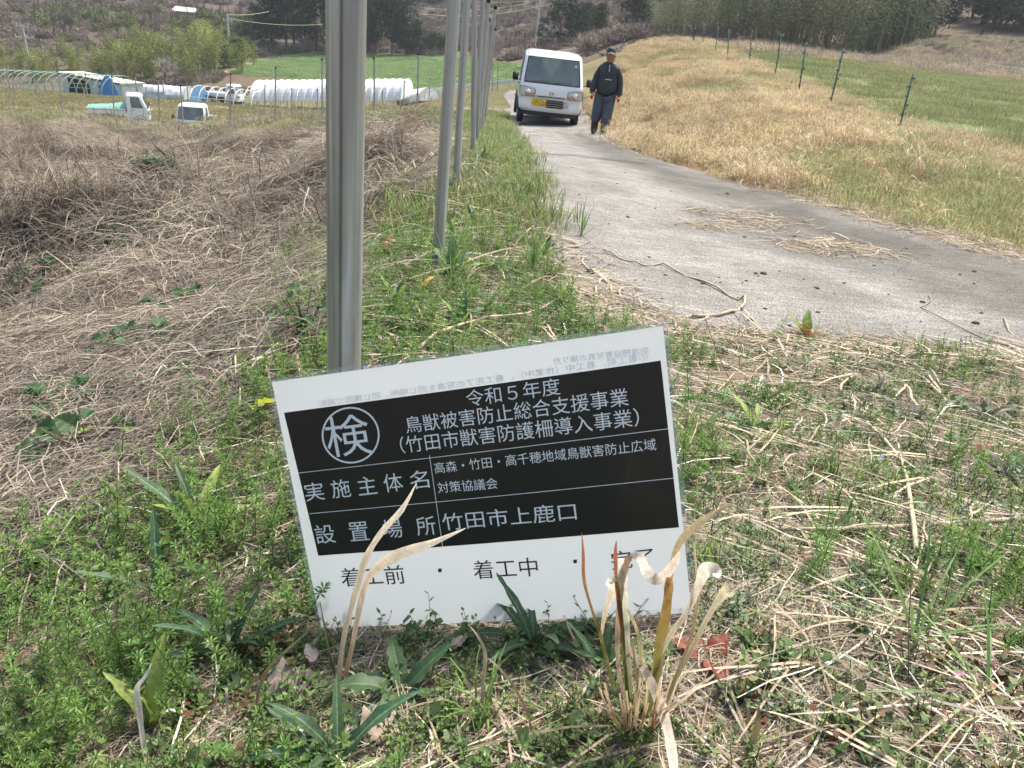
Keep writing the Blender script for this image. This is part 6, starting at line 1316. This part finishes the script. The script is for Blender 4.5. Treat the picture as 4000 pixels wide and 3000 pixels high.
for i in range(72):
    while True:
        x, y = rng.uniform(2040, 4000), rng.uniform(560, 1330)
        if inpoly(np.array([[x, y]]), ROAD)[0] and inpoly(np.array([[x + 15, y + 8]]), ROAD)[0]: break
    o = stone(on(x, y, .012), rng.choice([.006, .009, .013, .018], p=[.4, .35, .2, .05]) * 1.1, (.035, .033, .03), 'small dark clod of dirt lying on the concrete road', 'dirt_clod', 'dirt clod', .6, 'dirt clods on the road', cm); cm = o.data
# stems and twigs that one can follow
def stick(pts, r0, r1, col, label, dz=.012, name='twig', cat='twig'):
    Q = [on(x, y, dz + (z if False else 0)) for x, y in pts]; Q = [np.array(q) for q in Q]; 
    for i, q in enumerate(Q): q[2] += .006 * (1 + math.sin(i * 1.9))
    b = MB(); b.tube([q - Q[0] for q in Q], np.linspace(r0, r1, len(Q)), 7, col); o = b.build(name, M_straw, None, True); o.location = tuple(Q[0]); tag(o, label, cat); return o
stick([(2352,985),(2390,1005),(2420,1022),(2450,1030),(2480,1040),(2510,1050),(2540,1048),(2590,1045),(2625,1065),(2680,1090),(2740,1110),(2800,1140),(2850,1172),(2880,1185),(2905,1175),(2905,1200),(2880,1225),(2850,1235),(2800,1250),(2775,1245),(2740,1252),(2700,1255)], .0035, .0065, (.40, .33, .24), 'long twisting vine stem lying across the near road corner', .012, 'vine_stem', 'vine')
stick([(3625,1165),(3632,1190),(3610,1205),(3590,1210),(3650,1250),(3760,1300),(3850,1340),(3930,1370)], .0022, .003, (.46, .39, .26), 'thin bent stem on the road at the right')
stick([(2160,1000),(2220,985),(2260,975),(2305,953)], .004, .003, (.22, .17, .13), 'dark twig pointing onto the road from the left edge')
stick([(3375,1690),(3440,1770),(3510,1840),(3525,1900),(3530,2000),(3550,2120),(3560,2200)], .0028, .0035, (.60, .53, .36), 'long straight pale stalk across the straw at right', .02, 'dry_stalk', 'stalk')
stick([(3000,2110),(3200,2125),(3500,2090),(3800,2070),(4000,2075)], .003, .0045, (.42, .36, .27), 'thick pale stalk lying level at the right', .012, 'dry_stalk', 'stalk')
stick([(1160,1440),(1180,1560)], .004, .004, (.42, .32, .22), 'short broken stalk upright left of the nearest post', .03, 'dry_stalk', 'stalk')
stick([(1630,1420),(1700,1360),(1800,1310),(1900,1280),(2050,1275),(2120,1240),(2180,1190),(2230,1120)], .0045, .002, (.50, .42, .30), 'pale curved stalks arching above the top of the sign', .03, 'dry_stalk', 'stalk')
stick([(0,2250),(100,2200),(190,2130),(300,2060),(430,1990)], .003, .002, (.26, .20, .15), 'dark brown stalk rising from the left edge', .03, 'dry_stalk', 'stalk')
stick([(980,1330),(1060,1230),(1150,1150),(1240,1070)], .004, .002, (.50, .42, .28), 'long tan stalk pointing at the nearest post', .03, 'dry_stalk', 'stalk')
# standing dry blades: from photo outline (px,py) with depth along the view axis
def blade(parent, pts, d0, d1, w_, c0, c1, name='blade', orig=None, twist=0.0, wpx=None):
    n = len(pts); ts = np.linspace(0, 1, 4 * (n - 1) + 1); xs = np.array(pts, float); k = np.linspace(0, 1, n)
    # smooth through the points (Catmull-Rom)
    def cr(t, a):
        s_ = t * (n - 1); i = min(int(s_), n - 2); f = s_ - i; p0, p1, p2, p3 = a[max(i - 1, 0)], a[i], a[i + 1], a[min(i + 2, n - 1)]
        return .5 * ((2 * p1) + (-p0 + p2) * f + (2 * p0 - 5 * p1 + 4 * p2 - p3) * f * f + (-p0 + 3 * p1 - 3 * p2 + p3) * f ** 3)
    P = [];
    for t in ts:
        q = cr(t, xs); P.append(atD(q[0], q[1], d0 + (d1 - d0) * t + .006 * math.sin(t * 5)))
    P = np.array(P); W = np.interp(ts, np.linspace(0, 1, len(w_)), w_) / 1000 * .72 * (1 + .10 * np.sin(ts * 17 + len(pts)) + .05 * np.sin(ts * 41)); T = np.gradient(P, axis=0); T /= np.linalg.norm(T, axis=1)[:, None]
    V = P / np.linalg.norm(P, axis=1)[:, None]; S_ = np.cross(T, V); S_ /= np.linalg.norm(S_, axis=1)[:, None] + 1e-9
    a = np.sin(ts * 3.0 * (1 + abs(twist)) + twist) * .5 * (1 + abs(twist)) * .6; sd = S_ * np.cos(a)[:, None] + V * np.sin(a)[:, None]
    b = MB(); P = P - orig; up = -V.mean(0); t = ts[:, None]; nn = len(P)
    VV = np.empty((3 * nn, 3)); VV[0::3] = P - sd * W[:, None] * .5; VV[1::3] = P + V * (W * .14)[:, None]; VV[2::3] = P + sd * W[:, None] * .5
    C = np.repeat(np.array(c0)[None] * (1 - t) + np.array(c1)[None] * t, 3, 0); C[1::3] *= .85; C *= (1 + .12 * rng.normal(size=(len(C), 1)))
    F = []
    for i in range(nn - 1): F += [(3 * i, 3 * i + 1, 3 * i + 4, 3 * i + 3), (3 * i + 1, 3 * i + 2, 3 * i + 5, 3 * i + 4)]
    b.add(VV, F, np.clip(C, .01, .9)); return b.build(name, M_dryb, parent, True)
M_dryb = plantmat('dry_blade', .5, .6, .0, .25, fine=700)
BRN, ORG, PAL, GRN, TN = (.20, .13, .07), (.36, .19, .06), (.84, .79, .70), (.16, .20, .06), (.48, .37, .24)
ob = on(1330, 2700); e = empty('dry_grass_clump', tuple(ob), 0, 'dry grass with two tall pale blades crossing the left part of the sign', 'dry grass')
dB = float(ob @ cF)
blade(e, [(1318,2690),(1345,2480),(1385,2330),(1430,2180),(1490,2080),(1570,1990),(1628,1885)], dB, .66, [6,7,8,9,8,6,.6], (.40,.33,.22), (.74,.67,.54), orig=ob)
blade(e, [(1335,2690),(1368,2560),(1395,2420),(1425,2290),(1470,2220),(1560,2165),(1690,2120),(1820,2063)], dB + .01, .645, [6,7,8,7,12,13,9,.6], (.34,.19,.13), (.78,.70,.58), orig=ob, twist=.5)
blade(e, [(1318,2680),(1285,2540),(1262,2420),(1250,2350)], dB, .69, [2.5,2.5,2,1], (.10,.10,.05), (.12,.10,.06), orig=ob, name='stem')
blade(e, [(1500,2770),(1430,2680),(1350,2605)], dB, dB + .02, [3,3,3], (.45,.34,.20), (.55,.46,.32), orig=ob, name='broken_blade')
blade(e, [(1490,2760),(1400,2710),(1325,2695)], dB, dB - .01, [5,8,7], (.55,.48,.34), (.66,.60,.48), orig=ob, name='broken_blade')
oc = on(2470, 2840); dC = float(oc @ cF); e = empty('dry_grass_clump', tuple(oc), 0, 'dry brown grass clump with curled pale blades before the right part of the sign', 'dry grass')
def cb(pts, w_, c0, c1, dd=0, tw=0, nm='blade'): blade(e, pts, dC + dd * .3, .60 + dd, w_, c0, c1, nm, oc, tw)
cb([(2400,2700),(2370,2580),(2340,2460),(2315,2390),(2282,2270),(2278,2160),(2272,2080)], [4,5,5,3,4,3,.4], GRN, (.34,.10,.06))
cb([(2450,2760),(2420,2640),(2412,2520),(2418,2400),(2425,2300),(2440,2220),(2462,2168)], [4,5,6,7,8,8,6], TN, BRN, .01)
cb([(2462,2168),(2500,2175),(2525,2230),(2560,2262),(2600,2245),(2640,2190),(2655,2150)], [6,13,14,13,12,8,.5], PAL, (.60,.50,.38), .0, .6, 'curled_blade')
cb([(2455,2750),(2440,2600),(2430,2450),(2412,2300),(2404,2170),(2408,2110)], [4,5,5,6,4,.4], GRN, (.32,.10,.06), .0)
cb([(2465,2760),(2458,2620),(2448,2480),(2440,2350),(2432,2260),(2425,2180)], [4,6,8,9,10,6], GRN, PAL, .012)
cb([(2350,2480),(2362,2400),(2385,2330),(2400,2280),(2388,2268),(2372,2290)], [3,6,10,10,9,5], TN, PAL, .0, .5, 'curled_blade')
cb([(2530,2840),(2555,2680),(2575,2520),(2600,2400),(2612,2300),(2614,2255)], [5,8,11,12,9,6], GRN, ORG, .0)
cb([(2540,2800),(2580,2620),(2606,2450),(2612,2300),(2640,2150),(2700,2070),(2780,2010),(2885,1955)], [4,5,5,6,8,9,6,.5], (.30,.22,.10), (.50,.40,.26), .02)
cb([(2510,2800),(2560,2600),(2620,2480),(2690,2380),(2735,2270),(2760,2225),(2800,2235),(2795,2255)], [5,7,7,6,12,16,14,5], TN, PAL, .0, .4)
cb([(2590,2830),(2630,2680),(2700,2540),(2760,2420),(2810,2340),(2845,2308),(2850,2330)], [4,5,6,6,9,14,7], (.30,.24,.14), (.62,.55,.38), .02, .3)
cb([(2575,2780),(2650,2620),(2700,2480),(2725,2350),(2722,2250),(2712,2120),(2715,1990)], [3,4,4,4,3,2,.4], (.22,.13,.07), TN, .03)
cb([(2440,2510),(2500,2590),(2560,2700),(2600,2820),(2622,2920),(2635,3020)], [4,9,12,12,10,8], TN, PAL, -.04)
cb([(2480,2780),(2500,2640),(2502,2520),(2480,2440),(2450,2380)], [3,4,5,4,2], TN, (.45,.36,.22), -.005)
cb([(2460,2800),(2490,2700),(2480,2600),(2470,2500)], [3,4,3,2], TN, BRN, -.01)
cb([(2735,2480),(2780,2600),(2820,2680)], [2,2.5,2], BRN, BRN, .03, nm='stem')
for k in range(22):
    x0 = rng.uniform(2405, 2550); x1 = x0 + (x0 - 2470) * .9 + rng.normal() * 28; cb([(x0, 2860 + rng.normal() * 14), ((x0 + x1) / 2 + rng.normal() * 5, 2790), (x1, rng.uniform(2620, 2770))], [2.2,2.6,1.6], (.42,.29,.16), (.50,.38,.24), rng.uniform(-.02,.01) - .03, nm='stub')
for lab, pts, w_, c0, c1 in [('whitish dry blade standing at the lower left', [(590,3040),(560,2900),(545,2780),(535,2690),(570,2640),(592,2590)], [6,7,8,7,4,.4], (.62,.54,.42), (.96,.92,.86)),
    ('brown bent blade between the left rosette and the sign', [(990,2870),(1000,2750),(1030,2640),(1100,2560),(1200,2470)], [3,4,5,4,1], (.28,.14,.06), (.44,.36,.22)),
    ('slender pale blade in front of the middle of the sign foot', [(1925,2930),(1892,2820),(1885,2700),(1895,2560),(1870,2490),(1835,2445)], [2.5,3.5,4.5,5,3,.5], (.30,.20,.08), (.62,.54,.40)),
    ('thin arching blade right of the slender pale blade', [(2085,2960),(2070,2820),(2030,2720),(1970,2630),(1912,2575)], [2.5,3,3.5,3,1.5], (.36,.16,.06), (.55,.46,.32)),
    ('short pale broken stalk at the lower left', [(905,2860),(890,2780),(885,2690)], [3.5,3.5,4], (.46,.38,.27), (.60,.52,.40)),
    ('white curled blade at the bottom centre', [(2030,2990),(1990,2945),(1945,2920)], [5,6,2], (.50,.46,.40), (.66,.62,.55)),
    ('tan drooping blade at the left edge', [(80,2860),(200,2820),(300,2740),(380,2680),(440,2650)], [3,4,4,5,3], (.34,.25,.14), (.60,.54,.42)),
    ('brown blade leaning in from the bottom right of the clump', [(2870,3060),(2920,2950),(2955,2850),(2965,2760)], [8,9,8,2], (.34,.27,.16), (.26,.19,.10)),
    ('thin dark upright stem in the right straw', [(3555,2760),(3548,2600),(3552,2400),(3560,2250),(3550,2150)], [1.6,1.6,1.4,1.2,.8], (.12,.09,.07), (.20,.16,.11)),
    ('thin dark stem right of the sign top', [(2905,1600),(2860,1500),(2820,1420),(2770,1290),(2740,1200)], [2.6,2.4,2.2,1.8,1], (.10,.08,.07), (.14,.10,.08))]:
    x0, y0 = pts[0]; g0 = on(x0, min(y0, 2990)); dd = float(g0 @ cF); 
    if y0 > 2990: dd = float(on(x0, 2990) @ cF) * .97
    g0 = atD(x0, y0, dd); wsc = 1.0
    o = blade(None, pts, dd, dd * 1.02, [k_ * wsc for k_ in w_], c0, c1, 'withered_grass', g0, .3); o.location = tuple(g0); tag(o, lab, 'dry blade')
# grass tufts one can pick out
TG = [leafmesh(.17, .0042, (.17, .27, .09), 100 + s_, .35, shape='blade', mid=(.22, .33, .12)) for s_ in range(4)]
rosette(on(3560, 2530), TG, 18, (-.1, 1.0), .85, 'wide tuft of long green blades at the right of the straw', 'grass tuft', 'green tufts at the right', 'grass_clump')
rosette(on(3850, 2780), TG, 9, (.0, .7), .85, 'green blades leaning at the lower right edge', 'grass tuft', 'green tufts at the right', 'grass_clump')
for x, y, l in [(3480,1930,'small dense bright green tuft, left one in the right straw'),(3730,2010,'small dense bright green tuft, right one in the right straw'),(3300,2110,'faint green tuft left in the right straw')]:
    o = inst(TD[0], 'grass_clump', None, tuple(on(x, y)), (0, 0, x), 1.35); tag(o, l, 'grass tuft', 'dense little tufts')
for x, y, s_, l in [(2080,1060,1.3,'tall grass blades beside the road left edge'),(2270,930,1.2,'grass blades leaning over the road edge'),(1210,1010,1.3,'bright green grass tuft left of the nearest post'),(1130,1080,1.1,'second bright green grass tuft left of the nearest post'),(1760,1150,1.2,'arching pale green blades before the second post')]:
    rosette(on(x, y), TG, 14, (.4, 1.4), s_ * 1.2, l, 'grass tuft', 'grass tufts by the posts', 'grass_clump')
# big drooping clumps of dead pampas-like grass in the gully
SG = [leafmesh(.9, .007, c_, 120 + s_, .95, .12, shape='blade', m_=M_straw, mid=c_) for s_, c_ in enumerate([(.38, .31, .22), (.30, .24, .18), (.44, .37, .28), (.23, .18, .135)])]
for i, (x, y, s_, n_) in enumerate([(90,720,1.0,60),(190,700,.8,40),(20,600,1.0,50),(120,560,1.0,40),(470,640,1.1,44),(560,600,1.1,40),(700,520,1.0,30),(250,820,.7,34),(420,930,.6,30),(960,900,.35,24),(780,740,.7,30),(1120,640,.5,24),(930,610,.9,26),(330,640,.9,30)]):
    rosette(on(x, y), SG, n_, (.2, 1.45), s_, ('largest' if i == 0 else ORD[min(i, 10)]) + ' drooping dead grass clump in the gully, ' + ['at the left edge','just right of the largest','at the left edge, higher up','below the side-on truck','left of the gully middle','under the tarpaulin truck','at the rim by the trucks','on the near left slope','low on the left slope','near the big post','in the gully middle','on the far bank right','on the far bank middle','behind the left clumps'][i], 'dead grass clump', 'drooping dead grass clumps', 'pampas_clump')
# tiny blue and purple flowers
fl = MB(); 
for k in range(4): a = k * 1.57; fl.add([(0, 0, 0), (math.cos(a - .5) * .004, math.sin(a - .5) * .004, .001), (math.cos(a) * .0055, math.sin(a) * .0055, .001), (math.cos(a + .5) * .004, math.sin(a + .5) * .004, .001)], [(0, 1, 2, 3)], (.35, .50, .85))
flm = fl.mesh('flower', M_leaf); P = []
P = scat_poly(46, [(1400,1150),(1800,1150),(1900,1400),(1350,1480)]); P = np.concatenate([P, scat_poly(14, [(2800,1450),(3600,1600),(3400,1900),(2800,1800)])]); P[:, 2] += .02
scatter('blue_flowers', P, upright(P, .4), rng.uniform(.7, 1.2, len(P)), [flm], 'scattered tiny blue speedwell flowers', 'flowers')

# ------------------------------------------------------------------ thin valley haze
hb = MB(); hb.box((0, 60, 60), (1500, 1500, 200)); M_haze = bpy.data.materials.new('haze'); M_haze.use_nodes = True; _h = M_haze.node_tree; _h.nodes.clear()
pv = _h.nodes.new('ShaderNodeVolumePrincipled'); pv.inputs['Color'].default_value = (.82, .88, .97, 1); pv.inputs['Density'].default_value = .0004; pv.inputs['Anisotropy'].default_value = .3
ho = _h.nodes.new('ShaderNodeOutputMaterial'); _h.links.new(pv.outputs[0], ho.inputs['Volume'])
o = hb.build('haze', M_haze); tag(o, kind='stuff', label='thin pale air haze filling the valley', cat='haze'); o.display_type = 'WIRE'
